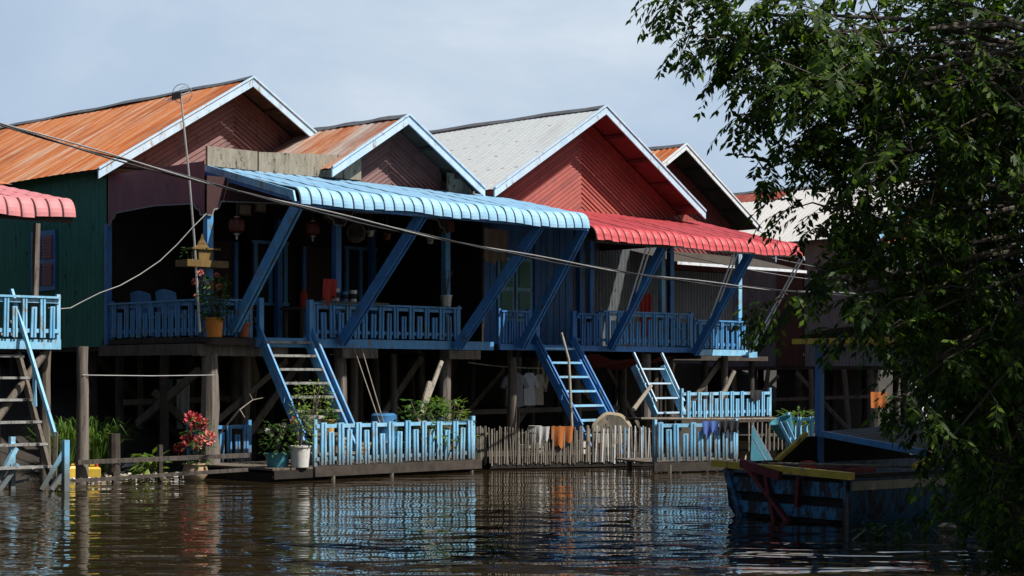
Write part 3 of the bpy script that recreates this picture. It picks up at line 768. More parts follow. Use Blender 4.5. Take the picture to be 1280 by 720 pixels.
# ladder stair of house 0
st = MB(); P0 = at(12, 402, 28.9); P1 = at(66, 606, 28.2)
st.bar(P0, P1, .06, .11)
st0 = st.build('staircase', M['old_wood'], h0)
MB().bar(P0-U*1.7, P1-U*1.7, .06, .11).build('stringer', M['old_wood'], st0)
for i in range(7):
    t = .08+i*.135
    c = P0.lerp(P1, t)
    MB().bar(c-U*1.75+V*.02, c+U*.06+V*.02, .2, .04).build('tread', M['tread_wood'], st0)
hr = MB(); hr.bar(at(14, 362, 28.7), at(69, 545, 28.1), .05, .06); hr.build('handrail', M['blue_paint_pale'], st0)
MB().bar(at(42, 452, 28.4), at(44, 508, 28.4), .05, .05).build('baluster', M['blue_paint_pale'], st0)
MB().bar(at(70, 540, 28.1), at(68, 606, 28.1), .06, .06).build('newel_post', M['old_wood'], st0)

# ================================================================ PLATFORMS AND FENCES OVER THE WATER
G_P = 'floating landings below the houses'
p1 = thing('landing_platform', F(1.4, 1, 0), 'dark plank landing below the wooden treads, carrying flower pots and a blue fence', 'platform', G_P)
def planks(root, T, a0, a1, b0, b1, z, mat, w=.19):
    a = a0
    while a < a1-.05:
        e = min(a+w, a1)
        MB().box(a+.006, e-.006, b0+R.uniform(-.02, .02), b1, z-.035, z+R.uniform(-.004, .004), 0, T).build('deck_board', M[mat], root)
        a += w
planks(p1, F, -1.0, 3.78, .02, 2.45, .23, 'old_wood')
MB().box(-.15, 3.84, -.06, 0, .06, .235).build('edge_beam', M['dark_wood'], p1)
MB().box(-1.0, -.17, -.02, .02, .05, .19).build('edge_beam', M['black_wood'], p1)
MB().box(3.79, 3.85, .01, 2.4, .06, .22).build('edge_beam', M['dark_wood'], p1)
MB().box(-.95, 3.75, .1, 2.4, .0, .15).build('float', M['black_wood'], p1)
for s, d in ((.25, -.02), (1.6, -.02), (3.6, .0), (3.72, .4), (3.6, 2.2), (-.8, 2.2)):
    MB().tube([F(s, d, -.7), F(s+.02, d, .06)], .045, 7).build('leg', M['grey_wood'], p1, True)
G_F = 'blue picket fences on the landings'
f1 = thing('picket_fence', F(1.8, 0, .23), 'long sunlit blue picket fence on the edge of the flower pot landing', 'fence', G_F)
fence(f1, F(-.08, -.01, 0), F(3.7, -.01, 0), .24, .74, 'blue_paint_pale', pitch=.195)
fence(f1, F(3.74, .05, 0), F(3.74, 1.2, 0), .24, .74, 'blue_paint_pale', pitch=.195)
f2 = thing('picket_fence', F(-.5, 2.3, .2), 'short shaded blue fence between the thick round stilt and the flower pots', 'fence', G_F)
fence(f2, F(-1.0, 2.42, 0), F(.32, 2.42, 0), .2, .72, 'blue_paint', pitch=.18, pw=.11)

def frame2(A, ang):
    c, s_ = math.cos(ang), math.sin(ang)
    return lambda a, b, z: Vector((A.x+c*a-s_*b, A.y+s_*a+c*b, z))
A2 = W(612, 0, 33.85); T2 = frame2(A2, math.radians(20))
p2 = thing('landing_platform', T2(1.7, 1.2, 0), 'low dark raft fenced with bamboo sticks at the foot of the blue stairs', 'platform', G_P)
planks(p2, T2, 0, 3.45, .03, 2.6, .24, 'dark_wood')
MB().box(0, 3.46, -.03, .02, .02, .235, 0, T2).build('edge_beam', M['black_wood'], p2)
for b_ in (.3, 1.2, 2.1): MB().tube([T2(-.05, b_, .06), T2(3.5, b_, .06)], .11, 9).build('float_log', M['black_wood'], p2, True)
bf = thing('bamboo_fence', T2(1.7, 0, .24), 'low fence of thin weathered bamboo sticks around the dark raft', 'fence')
def bamboo_run(A, B, z0, h, n):
    A, B = Vector(A), Vector(B)
    for zz in (z0+.14, z0+h*.82):
        MB().tube([A+Z*zz, B+Z*zz], .018, 6).build('rail', M['bamboo_dark'], bf, True)
    for i in range(n):
        t = (i+.5)/n
        p = A.lerp(B, t)+Vector((R.uniform(-.012, .012), -.035, 0))
        MB().tube([p+Z*(z0-.12+R.uniform(-.05, .02)), p+Vector((R.uniform(-.03, .03), 0, z0+h+R.uniform(-.06, .05)))], R.uniform(.012, .02)*(1.5 if t > .62 and n > 30 and i % 2 else 1), 6).build('bamboo_stick', M['trim_white' if t > .62 and n > 30 and i % 3 == 1 else 'blue_paint_pale' if t > .8 and n > 30 and i % 4 == 0 else R.choice(['bamboo', 'bamboo_dark', 'bamboo_dark'])], bf, True)
bamboo_run(T2(-.02, 0, 0), T2(3.4, 0, 0), .24, .55, 72)
bamboo_run(T2(-.02, .06, 0), T2(-.02, 1.3, 0), .24, .55, 18)
A3 = W(821, 0, 32.6); T3 = frame2(A3, math.radians(20))
p3 = thing('landing_platform', T3(.9, 1, 0), 'small plank landing with drying clothes on its fence next to the boat', 'platform', G_P)
planks(p3, T3, -.05, 1.95, .03, 1.85, .2, 'old_wood')
MB().box(-.06, 1.96, -.03, .02, .03, .195, 0, T3).build('edge_beam', M['dark_wood'], p3)
for a, b_ in ((.25, 0), (1.8, 0), (.2, 1.7), (1.8, 1.7)): MB().tube([T3(a, b_, -.6), T3(a, b_, .15)], .05, 7).build('leg', M['old_wood'], p3, True)
f3 = thing('picket_fence', T3(.9, 0, .2), 'leaning blue picket fence with a blue and a black cloth hung over it', 'fence', G_F)
fence(f3, T3(-.02, 0, 0), T3(1.66, 0, 0), .21, .72, 'blue_paint_pale', pitch=.165, pw=.105)
# upper rear landing with its fence
s3a, s3b = S(853, .5), S(963, .5)
p4 = thing('landing_platform', F((s3a+s3b)/2, 1.2, 0), 'raised rear landing on stilts behind the clothes fence', 'platform', G_P)
planks(p4, F, s3a-.1, s3b+.1, .52, 2.2, .86, 'dark_wood')
MB().box(s3a-.1, s3b+.1, .44, .5, .76, .87).build('edge_beam', M['dark_wood'], p4)
for s in (s3a, (s3a+s3b)/2, s3b):
    for d in (.6, 2.1): MB().tube([F(s, d, -.6), F(s, d, .82)], .06, 7).build('leg', M['dark_wood'], p4, True)
f4 = thing('picket_fence', F((s3a+s3b)/2, .5, .88), 'pale blue picket fence on the raised rear landing with a dark rag on it', 'fence', G_F)
fence(f4, F(s3a, .47, 0), F(s3b, .47, 0), .88, .58, 'blue_paint_pale', pitch=.19, pw=.11)
# small stair between the rear landing and the deck
rs = thing('step_ladder', F(S(820, 1.6), 1.6, .9), 'small pale blue step ladder behind the round stilt under the balcony', 'ladder')
a0, a1 = at(792, 458, 38.6), at(820, 505, 38.2)
for o in (0, .95):
    MB().bar(a0+U*o, a1+U*o-Z*.25, .06, .14).build('side_rail', M['blue_paint_pale'], rs)
    MB().bar(a0+U*o+Z*.3, a1+U*o+Z*.05, .04, .05).build('handrail', M['trim_paint'], rs)
for t in (.05, .35, .65, .95):
    c = a0.lerp(a1-Z*.25, t); MB().bar(c, c+U*.95, .18, .035).build('step', M['trim_paint'], rs)
# pieces between raft and boat
lb = MB(); lb.prism([W(938, .16, 33.0), W(966, .16, 33.0), at(940, 532, 33.2)], Vector((.03, .05, 0)), 0)
for a, b_ in (((941, 533), (966, 577)), ((941, 548), (958, 577))): lb.bar(at(*a, 32.96), at(*b_, 32.9), .03, .035, m=1)
solo('leaning_board', lb, [M['teal_plastic'], M['trim_paint']], 'teal triangular board with white edges leaning at the end of the clothes fence', 'board')
f5 = thing('picket_fence', at(1000, 560, 33.5), 'short broken blue fence beside the upright blue boat post', 'fence', G_F)
fence(f5, at(982, 560, 34.2), at(1020, 560, 33.4), .42, .6, 'blue_paint_pale', pitch=.17, pw=.1)
for k in range(2): MB().bar(at(974+8*k, 527, 33.1), at(992+6*k, 562, 33.0), .03, .05).build('slat', M['blue_paint_pale'], f5)
b5 = MB(); b5.box(s3b+.9, s3b+3.6, .3, 2.4, .25, .38)
solo('plank_raft', b5, M['dark_wood'], 'dark plank raft carrying the bamboo rail and a leafy vine behind the boat', 'raft')
# bamboo rail spanning behind the fence
br = thing('bamboo_rail', F(13.5, .2, .9), 'dark bamboo rail with upright canes behind the leaning board', 'fence')
MB().tube([T3(-.1, .5, 1.0), at(930, 524, 34.5), at(1004, 523, 36.5)], .025, 7).build('rail', M['bamboo_dark'], br, True)
for i in range(12):
    x = 936+i*5.2; Yy = 34.7+i*.15
    MB().tube([W(x, .3, Yy), at(x+R.uniform(-1, 1), 527+R.uniform(-3, 3), Yy)], .016, 6).build('cane', M['bamboo'], br, True)

# front water barrier: post, two rails
mp_ = MB(); pb = W(103, 0, 29.6)
mp_.tube([pb+Vector((R.uniform(-.01, .01), 0, -.7+3.0*i/8)) for i in range(9)], [.115-.02*i/8 for i in range(9)], 10, 0, .06)
solo('mooring_post', mp_, M['grey_wood'], 'lone weathered grey round post standing in the water before the green wall', 'post', smooth=True)
rb = thing('plank_barrier', W(210, 0, 29.9), 'two old grey planks nailed low between the posts at the waterline', 'barrier')
MB().bar(at(98, 578, 29.45), at(312, 569, 29.7), .05, .075).build('plank', M['grey_wood'], rb)
MB().bar(at(94, 601, 29.4), at(310, 587, 29.7), .05, .06).build('plank', M['grey_wood'], rb)
for x in (200, 143): MB().bar(W(x, -.5, 29.75), at(x, 556 if x == 200 else 590, 29.75), .07, .07, U).build('stake', M['dark_wood'], rb)
stp = MB(); stp.tube([W(143, -.5, 31), at(143, 542, 31)], [.11, .10], 9); solo('stump', stp, M['dark_wood'], 'short dark post stump behind the low planks', 'stump', smooth=True)
wr = MB(); wr.tube([at(103, 469, 29.5), at(190, 470, 30.2), at(268, 469, 31)], .010, 5)
solo('tie_wire', wr, M['grey_cord'], 'taut grey wire strung between the lone post and the thick stilt', 'wire')
# low blue handrails at foot of ladder
lf = thing('picket_fence', W(40, 0, 28), 'crooked little blue handrails standing in the water at the foot of the ladder', 'fence', G_F)
MB().bar(W(15, -.3, 28), at(15, 546, 28), .08, .08, U).build('post', M['blue_paint_pale'], lf)
MB().bar(W(82, -.3, 27.6), at(82, 550, 27.6), .09, .09, U).build('post', M['blue_paint_pale'], lf)
for a, b_ in (((-6, 607, 27.7), (20, 560, 28)), ((-2, 614, 27.7), (22, 580, 27.9)), ((52, 612, 27.5), (80, 564, 27.6)), ((64, 612, 27.5), (78, 593, 27.6))):
    MB().bar(at(*a), at(*b_), .07, .07).build('rail', M['blue_paint_pale'], lf)
MB().bar(at(18, 603, 28.2), at(34, 600, 28.2), .3, .04).build('step', M['blue_paint'], lf)

# leaning poles
def pole(x0, y0, x1, y1, Y0, Y1, r, mat, label, name='leaning_pole', mid=None):
    a, b_ = at(x0, y0, Y0), at(x1, y1, Y1)
    pts = [a, a.lerp(b_, .5) if not mid else at(*mid), b_]
    solo(name, MB().tube(pts, [r, r*.9, r*.75], 8), M[mat], label, 'pole', smooth=True)
pole(502, 584, 552, 452, 33.4, 34.8, .06, 'bamboo', 'long pale pole leaning behind the sunlit fence up to the deck')
pole(509, 586, 537, 478, 33.2, 34.2, .075, 'bamboo', 'short thick pale pole leaning beside the longer one behind the sunlit fence')
pole(475, 530, 442, 434, 33.2, 33.4, .013, 'bamboo', 'thin bamboo cane slanting behind the sunlit fence, nearer the blue brace')
pole(480, 530, 451, 432, 33.3, 33.5, .013, 'bamboo', 'thin bamboo cane slanting beside another behind the sunlit fence, nearer the leaning poles')
pole(715, 536, 702, 416, 34.6, 35.0, .03, 'bamboo', 'crooked bamboo pole standing in front of the blue stairs', mid=(711, 450, 34.8))
pole(792, 512, 814, 482, 36.4, 36.9, .05, 'bamboo', 'pale bent pole next to the round straw mat under the balcony')
pole(900, 500, 918, 464, 39.8, 40, .06, 'bamboo', 'pale pole slanting above the rear landing fence')

# ================================================================ BOAT
BA = math.atan2(.6, .8); OB = Vector((4.05, 21.25, 0))
TB = lambda a, b, z: Vector((OB.x+math.cos(BA)*a-math.sin(BA)*b, OB.y+math.sin(BA)*a+math.cos(BA)*b, z))
bt = thing('wooden_boat', TB(3, 1, 0), 'weathered blue wooden boat with yellow rim moored in shade under the tree', 'boat')
def sec(t):
    a = 7.2*t; w = 1.08*(1-.82*max(0, (t-.55)/.45)**2)
    sheer = .57+.10*(1-t)**2*0+.35*max(0, t-.5)**2
    return a, w, sheer
NB = 16; hull = MB(); outer = []
for i in range(NB+1):
    t = i/NB; a, w, sh = sec(t)
    outer.append([(a, 1.05+o*w*k, z) for o, k, z in ((-1, 1, sh), (-1, .93, .12), (-1, .6, -.25), (1, .6, -.25), (1, .93, .12), (1, 1, sh+.06))])
vs = [TB(*p) for r in outer for p in r]; n = 6
hull.add(vs, [(i*n+k, i*n+k+1, (i+1)*n+k+1, (i+1)*n+k) for i in range(NB) for k in range(n-1)])
inner = [TB(a, 1.05+(b_-1.05)*.95, z if z > .3 else z+.06) for r in outer for a, b_, z in r]
hull.add(inner, [(i*n+k+1, i*n+k, (i+1)*n+k, (i+1)*n+k+1) for i in range(NB) for k in range(n-1)])
hull.add([TB(.05, .05, .3), TB(.05, 2.05, .3), TB(.05, 1.7, -.25), TB(.05, .4, -.25)], [(0, 1, 2, 3)], 1)
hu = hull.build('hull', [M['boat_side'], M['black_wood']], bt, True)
# stern face: planks, dark gaps, red struts
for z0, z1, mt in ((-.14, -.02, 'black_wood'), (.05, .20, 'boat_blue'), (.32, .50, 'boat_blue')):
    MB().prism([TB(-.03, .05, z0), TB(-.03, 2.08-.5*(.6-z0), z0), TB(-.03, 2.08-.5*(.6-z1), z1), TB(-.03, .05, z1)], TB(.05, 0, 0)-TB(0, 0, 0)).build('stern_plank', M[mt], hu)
MB().prism([TB(.03, .06, -.2), TB(.03, 1.66, -.2), TB(.03, 2.0, .55), TB(.03, .06, .55)], TB(.03, 0, 0)-TB(0, 0, 0)).build('stern_board', M['black_wood'], hu)
MB().bar(TB(-.02, 1.74, -.1), TB(-.02, 2.05, .6), .08, .12, TB(1, 0, 0)-TB(0, 0, 0)).build('stern_post', M['boat_blue'], hu)
MB().box(-.04, .02, .0, .035, -.05, .57, 0, TB).build('stern_post', M['boat_blue'], hu)
for a, b_ in (((1.62, .62), (.82, -.1)), ((1.30, .55), (1.12, -.12)), ((.72, .55), (.76, .18))):
    MB().bar(TB(-.07, a[0], a[1]), TB(-.07, b_[0], b_[1]), .05, .09, U).build('strut', M['boat_red'], bt)
MB().bar(TB(-.07, 1.75, .68), TB(-.12, 1.0, .55), .06, .11).build('strut', M['boat_red'], bt)
# rims
MB().bar(TB(-.04, 2.28, .66), TB(-.04, -.1, .595), .12, .085).build('stern_rim', M['yellow_paint'], bt)
rm = MB()
for i in range(NB):
    (a, w, sh), (a2, w2, sh2) = sec(i/NB), sec((i+1)/NB)
    rm.bar(TB(a, 1.05-w, sh+.02), TB(a2, 1.05-w2, sh2+.02), .09, .05)
rm.build('gunwale', M['black_wood'], bt)
tn = MB()
for i in range(NB):
    (a, w, sh), (a2, w2, sh2) = sec(i/NB), sec((i+1)/NB)
    tn.bar(TB(a+.02, 1.05-w-.012, sh-.10), TB(a2+.02, 1.05-w2-.012, sh2-.10), .02, .11)
tn.build('rubbing_strake', M['tan_paint'], bt)
rm = MB()
for i in range(NB):
    (a, w, sh), (a2, w2, sh2) = sec(i/NB), sec((i+1)/NB)
    rm.bar(TB(a, 1.05+w, sh+.08), TB(a2, 1.05+w2, sh2+.08), .09, .05)
rm.build('gunwale', M['black_wood'], bt)
for bb, x0 in ((2.1, .95), (0.0, 1.25)):          # raised side boards with slanting yellow ends
    mb = MB(); k = .02 if bb > 1 else 0
    pts = [(x0, .66), (x0+.55, 1.0 if bb > 1 else .86), (3.6, 1.02 if bb > 1 else .80), (3.6, .66)]
    mb.prism([TB(a, bb, z-.02) for a, z in pts], TB(0, .04, 0)-TB(0, 0, 0)); sb = mb.build('side_board', M['black_wood'], bt)
    MB().bar(TB(x0-.02, bb+.02, .66), TB(x0+.56, bb+.02, 1.02 if bb > 1 else .88), .07, .05).build('board_edge', M['yellow_paint'], sb)
for a, b_ in ((1.75, 2.1), (1.75, .05), (4.9, 2.0), (4.9, .15)):
    MB().bar(TB(a, b_, .5), TB(a, b_, 2.22), .09, .09, U).build('canopy_post', M['blue_paint_deep'], bt)
cn = MB(); cn.grid(lambda i, j: TB(1.5+3.7*i, -.15+2.5*j, 2.32+.14*math.sin(PI*j)+.004*math.sin(i*120)), 40, 10)
cn = cn.build('canopy', M['dark_wood'], bt)
for a, b_ in (((1.5, -.15), (1.5, 2.35)), ((5.2, -.15), (5.2, 2.35)), ((1.5, -.15), (5.2, -.15)), ((1.5, 2.35), (5.2, 2.35))):
    MB().bar(TB(a[0], a[1], 2.27), TB(b_[0], b_[1], 2.27), .05, .07).build('canopy_edge', M['yellow_paint'], cn)
cv = MB(); cv.grid(lambda i, j: TB(1.7+2.4*i, .25+1.75*j, .84+.20*j+.10*i+.018*math.sin(j*60)), 4, 60)
cv = cv.build('cargo_cover', M['grey_sheet_light'], bt)
MB().bar(TB(1.68, .2, .82), TB(1.68, 2.02, 1.02), .06, .08).build('cover_edge', M['blue_paint'], cv)
for a in (1.0, 2.4, 4.0): MB().box(a, a+.25, .15, 1.95, .38, .43, 0, TB).build('thwart', M['black_wood'], bt)
mb = MB(); mb.lathe(TB(.9, 1.5, .5), [(.0, 0), (.12, .02), (.14, .1), (.10, .18), (0, .2)], 12); solo('red_bundle', mb, M['cloth_red'], 'small red bundle lying in the boat behind the yellow rim', 'bundle', smooth=True)

# ================================================================ CABLES
def sag(a, b_, s_, n=26, lo=0, hi=1):
    return [a.lerp(b_, lo+(hi-lo)*i/n)-Z*(4*s_*(lo+(hi-lo)*i/n)*(1-(lo+(hi-lo)*i/n))) for i in range(n+1)]
CA, CB = at(0, 155, 24), at(952, 361, 36)
cb = thing('power_cable', CA.lerp(CB, .5), 'thick bundle of black power lines sagging across the front of all the houses', 'cable')
cpts = sag(CA, CB, .33, 60, -.35, 1.45)
for k in range(3):
    pts = [p+Vector((0, .02*math.cos(i*.7+k*2.1), .022*math.sin(i*.7+k*2.1)+ (k-1)*.014)) for i, p in enumerate(cpts)]
    MB().tube(pts, .0125, 6).build('strand', M['black_rubber' if k < 2 else 'grey_cord'], cb, True)
wc = MB(); wp = [(258, 267, 31.0), (240, 285, 30.8), (222, 305, 30.7), (200, 326, 30.5), (175, 343, 30.3), (150, 357, 30.0), (125, 366, 29.8), (103, 377, 29.6), (88, 385, 29.5), (76, 386, 29.3), (60, 385, 29.2)]
wc.tube([at(*p) for p in wp], .009, 6)
solo('cord', wc, M['white_cord'], 'white cord hanging from the porch corner past the green wall', 'cord', smooth=True)
solo('thin_wire', MB().tube(sag(at(826, 312, 39), at(1060, 354, 44), .1, 14), .008, 5), M['grey_cord'], 'thin grey wire running from the red awning behind the leaves', 'wire')
solo('thin_wire', MB().tube(sag(at(935, 315, 40), at(1085, 343, 45), .05, 10), .007, 5), M['grey_cord'], 'short thin wire under the end of the red awning', 'wire')
solo('thin_wire', MB().tube([at(228, 170, 31), at(212, 215, 31.2), at(196, 256, 31.6)], .005, 4), M['grey_cord'], 'fine stay wire slanting off the antenna pole', 'wire')
solo('thin_wire', MB().tube(sag(at(585, 453, 36.6), at(688, 460, 38.4), .04, 8), .013, 5), M['bamboo'], 'pale clothes line pole under the balcony holding the shirts', 'pole')
# antenna
an = thing('antenna', at(248, 415, 30.9), 'tall thin antenna pole with a wire loop rising in front of the rusty roof', 'antenna')
MB().tube([at(250, 415, 30.9), at(243, 300, 30.9), at(236, 215, 30.9), at(226, 120, 30.9)], [.022, .02, .018, .016], 7).build('pole', M['metal_can'], an, True)
ac = at(228, 117, 30.9)
MB().tube([ac+Vector((.17*math.cos(i*PI/12), .0, .17*math.sin(i*PI/12))) for i in range(25)], .007, 5).build('loop', M['grey_cord'], an, True)
MB().tube([ac+Vector((.12*math.cos(i*PI/12)+.05, .01, .12*math.sin(i*PI/12))) for i in range(25)], .004, 4).build('loop', M['grey_cord'], an, True)
MB().box8([ac+Vector(p) for p in ((-.18, -.04, -.12), (-.02, -.04, -.08), (-.02, .04, -.08), (-.18, .04, -.12), (-.18, -.04, -.0), (-.02, -.04, .03), (-.02, .04, .03), (-.18, .04, 0))]).build('coil_box', M['black_rubber'], an)
MB().tube([ac+Vector((-.3, 0, -.12)), ac+Vector((.14, 0, .03))], .012, 5).build('boom', M['trim_white'], an, True)
for k in (-.28, -.22): MB().tube([ac+Vector((k, -.1, -.1)), ac+Vector((k+.04, .1, -.12))], .006, 4).build('element', M['trim_white'], an)

# ================================================================ PLANTS
def foliage(mb, o, r, h, n, L, w, m=0, droop=.3, low=0):
    for i in range(n):
        a = R.uniform(0, 2*PI); rr = r*math.sqrt(R.random()); z = low+(h-low)*R.random()
        rr *= .55+.45*math.sin(PI*min(1, .15+z/h*.8))
        p = o+Vector((rr*math.cos(a), rr*math.sin(a), z))
        d = Vector((math.cos(a)+R.uniform(-.7, .7), math.sin(a)+R.uniform(-.7, .7), R.uniform(-.6, .8)-droop))
        nrm = Vector((R.uniform(-.5, .5), R.uniform(-.5, .5), 1))
        mb.leaf(p, d, nrm, L*R.uniform(.6, 1.25), w*R.uniform(.7, 1.2), m)
def stems(mb, o, r, h, n, rad=.008):
    for i in range(n):
        a = R.uniform(0, 2*PI); e = o+Vector((r*math.cos(a)*R.uniform(.3, .9), r*math.sin(a)*R.uniform(.3, .9), h*R.uniform(.7, 1)))
        mb.tube([o, o.lerp(e, .5)+Vector((R.uniform(-.04, .04), R.uniform(-.04, .04), .04)), e], [rad, rad*.8, rad*.5], 5)
def potprof(r, h, kind):
    if kind == 'bucket': return [(r*.78, 0), (r*.98, h*.93), (r*1.06, h*.93), (r*1.06, h), (r*.95, h), (r*.9, h*.9)]
    if kind == 'urn': return [(r*.6, 0), (r*.95, h*.3), (r, h*.6), (r*.9, h*.86), (r*1.05, h*.93), (r*1.05, h), (r*.92, h), (r*.85, h*.88)]
    return [(r*.66, 0), (r*.72, h*.1), (r*.95, h*.8), (r*1.1, h*.82), (r*1.1, h), (r*.98, h), (r*.92, h*.86)]
G_PL = 'potted plants'
def potted(o, r, h, kind, potm, label, pr, ph, n, L, w, leafm='leaf_pot', flowers=None, bands=None):
    t = thing('potted_plant', o, label, 'plant', G_PL)
    MB().lathe(o, potprof(r, h, kind), 20).build('pot', M[potm], t, True)
    MB().lathe(o, [(r*.5, h*.7), (r*.9, h*.86), (r*.5, h*.9)], 12).build('soil', M['mud'], t)
    top = o+Z*h*.86
    mb = MB(); stems(mb, top, pr, ph, 9); mb.build('stem', M['old_wood'], t)
    mb = MB(); foliage(mb, top, pr, ph, n, L, w); mb.build('foliage', M[leafm], t)
    if flowers:
        for fo, fr, fm in flowers:
            mb = MB()
            for i in range(64):
                v_ = Vector((R.gauss(0, 1), R.gauss(0, 1), R.gauss(0, .7))).normalized()
                mb.leaf(o+fo+v_*fr*R.uniform(.3, .75), v_+Z*.2, v_.cross(U)+Z*.1, fr*.55, fr*.45)
            mb.build('blossom', M[fm], t)
    return t
o = W(244, .0, 30.3)
potted(o, .215, .30, 'urn', 'clay_pot', 'large clay pot of red blossom standing in the water beside the thick stilt', .26, .85, 130, .15, .07, 'leaf_pot',
       [(Vector((-.05, 0, 1.02)), .17, 'blossom_red'), (Vector((.1, .05, 1.0)), .13, 'blossom_red'), (Vector((.22, 0, .72)), .14, 'blossom_pink'), (Vector((-.12, -.1, .70)), .13, 'blossom_red'), (Vector((.05, -.12, .66)), .12, 'blossom_pink'), (Vector((-.28, 0, .55)), .10, 'blossom_red')])
zp = .235
def onp(x, d): return F(S(x, d), d, zp)
potted(onp(375, .06), .185, .37, 'bucket', 'white_plastic', 'white plastic bucket with a bushy plant at the end of the sunlit fence', .24, .75, 120, .11, .055, 'leaf_light')
potted(onp(347, .35), .22, .24, 'bucket', 'teal_plastic', 'teal blue tub of leafy flowering plants on the landing edge', .33, .55, 200, .10, .05, 'leaf_pot', [(Vector((-.15, -.1, .62)), .05, 'cloth_white'), (Vector((.12, -.1, .72)), .05, 'cloth_white'), (Vector((.28, 0, .8)), .07, 'blossom_pink')])
potted(F(S(391, .75), .75, .80), .21, .30, 'flower', 'grey_plastic', 'pale grey bowl pot with tangled stems on the lower stair treads', .40, .66, 230, .10, .045, 'leaf_light')
potted(F(S(411, .55), .55, .80), .115, .23, 'bucket', 'ochre_pot', 'small ochre pot with a round green plant next to the grey bowl pot', .16, .22, 130, .08, .05, 'leaf_pot')
st_ = MB(); st_.box(S(372, .9), S(420, .5)+.02, .38, .96, .72, .795)
for sx in (S(375, .9), S(418, .5)-.05): st_.box(sx, sx+.06, .4, .46, .236, .72)
tb = thing('plant_stand', F(S(395, .7), .7, .235), 'low wooden stand under the grey bowl pot and ochre pot', 'stand')
MB().box(S(372, .9), S(420, .5)+.02, .38, .98, .745, .795).build('top', M['old_wood'], tb)
for sx in (S(374, .9), S(418, .5)-.05):
    for dx in (.4, .9): MB().box(sx, sx+.06, dx, dx+.06, .236, .745).build('leg', M['old_wood'], tb)
potted(F(S(268, 1.8), 1.80, 2.49), .165, .34, 'bucket', 'orange_pot', 'orange tin of pink roses on the deck edge at the porch corner', .30, .80, 420, .10, .055, 'leaf_pot',
       [(Vector((-.34, 0, .98)), .07, 'blossom_pink'), (Vector((-.05, -.1, .90)), .07, 'blossom_pink'), (Vector((.10, -.1, .88)), .06, 'blossom_pink'), (Vector((-.30, 0, .72)), .06, 'blossom_pink'), (Vector((-.22, -.15, 1.12)), .06, 'blossom_pink'), (Vector((.06, -.1, 1.08)), .05, 'blossom_pink')])
for c in ((-.12, .0, 1.0),):
    pass
potted(F(S(306, 1.85), 1.87, 2.5), .12, .26, 'flower', 'terracotta', 'small terracotta pot beside the orange tin on the deck edge', .2, .45, 60, .08, .04, 'leaf_dull')
potted(F(S(561, 1.9), 1.98, 3.19), .125, .23, 'bucket', 'metal_can', 'battered metal can with wiry sprigs on the balcony rail by a post', .2, .55, 26, .07, .025, 'leaf_dull')
def bush(o, r, h, n, L, w, leafm, label, name='shrub', cat='shrub', stems_n=9):
    t = thing(name, o, label, cat)
    mb = MB(); stems(mb, o, r, h, stems_n, .014); mb.build('stem', M['old_wood'], t)
    mb = MB(); foliage(mb, o, r, h, n, L, w, 0, .2, h*.2); mb.build('foliage', M[leafm], t)
bush(F(2.95, .5, .24), .66, 1.12, 420, .14, .075, 'leaf_pot', 'spreading deep green shrub behind the far end of the sunlit fence', stems_n=12)
bush(F(3.65, .7, .3), .52, 1.08, 260, .14, .075, 'leaf_light', 'yellow-green shrub hanging over the end of the sunlit fence', stems_n=8)
bush(at(186, 597, 30.6), .26, .42, 70, .26, .10, 'leaf_light', 'broad-leaved bright green plant growing at the waterline between the low planks')
bush(at(994, 556, 34.6), .45, .7, 260, .13, .06, 'leaf_reed', 'leafy green vine climbing the bamboo rail by the blue boat post', 'vine', 'vine')
def reeds(o, r, h, n, label):
    t = thing('reed_tuft', o, label, 'grass')
    mb = MB()
    for i in range(n):
        a = R.uniform(0, 2*PI); p = o+Vector((r*.5*R.random()*math.cos(a), r*.5*R.random()*math.sin(a), 0))
        out = Vector((math.cos(a), math.sin(a), 0))*r*R.uniform(.3, 1.3); hh = h*R.uniform(.6, 1.05); w = Vector((-math.sin(a), math.cos(a), 0))*.013
        m1, m2 = p+out*.35+Z*hh*.65, p+out*.75+Z*hh*.95
        e = p+out*1.15+Z*hh*R.uniform(.7, 1)
        mb.add([p-w, p+w, m1+w, m1-w, m2+w*.7, m2-w*.7, e], [(0, 1, 2, 3), (3, 2, 4, 5), (5, 4, 6)])
    mb.build('blades', M['leaf_reed'], t)
reeds(at(84, 588, 31.0), .55, .95, 150, 'tall grass tuft between the ladder and the lone grey post')
reeds(at(118, 588, 31.6), .6, 1.0, 170, 'tall green grass tuft just behind the lone grey post')

# ================================================================ SMALL THINGS
def jerry(o, sx, sy, sz, label, rot=0):
    t = thing('jerrycan', o, label, 'jerrycan', 'yellow cans on the mud')
    c, s_ = math.cos(rot), math.sin(rot)
    T = lambda a, b, z: o+Vector((c*a-s_*b, s_*a+c*b, z))
    MB().box(-sx/2, sx/2, -sy/2, sy/2, 0, sz*.8, 0, T).box8([T(-sx/2, -sy/2, sz*.8), T(sx/2, -sy/2, sz*.8), T(sx/2, sy/2, sz*.8), T(-sx/2, sy/2, sz*.8), T(-sx*.35, -sy*.3, sz), T(sx*.35, -sy*.3, sz), T(sx*.35, sy*.3, sz), T(-sx*.35, sy*.3, sz)]).build('body', M['yellow_plastic'], t)
    MB().lathe(T(sx*.2, 0, sz), [(.03, 0), (.03, .05)], 10).build('cap', M['cloth_red'], t)
    MB().bar(T(-sx*.25, 0, sz+.03), T(sx*.08, 0, sz+.03), .03, .03).build('handle', M['yellow_plastic'], t)
jerry(at(117, 596, 30.2), .24, .16, .17, 'yellow can lying just behind the lone grey post', .2)
jerry(at(92, 597, 30.4), .17, .14, .20, 'smaller yellow can between the grass and the ladder foot', .5)
mb = MB()
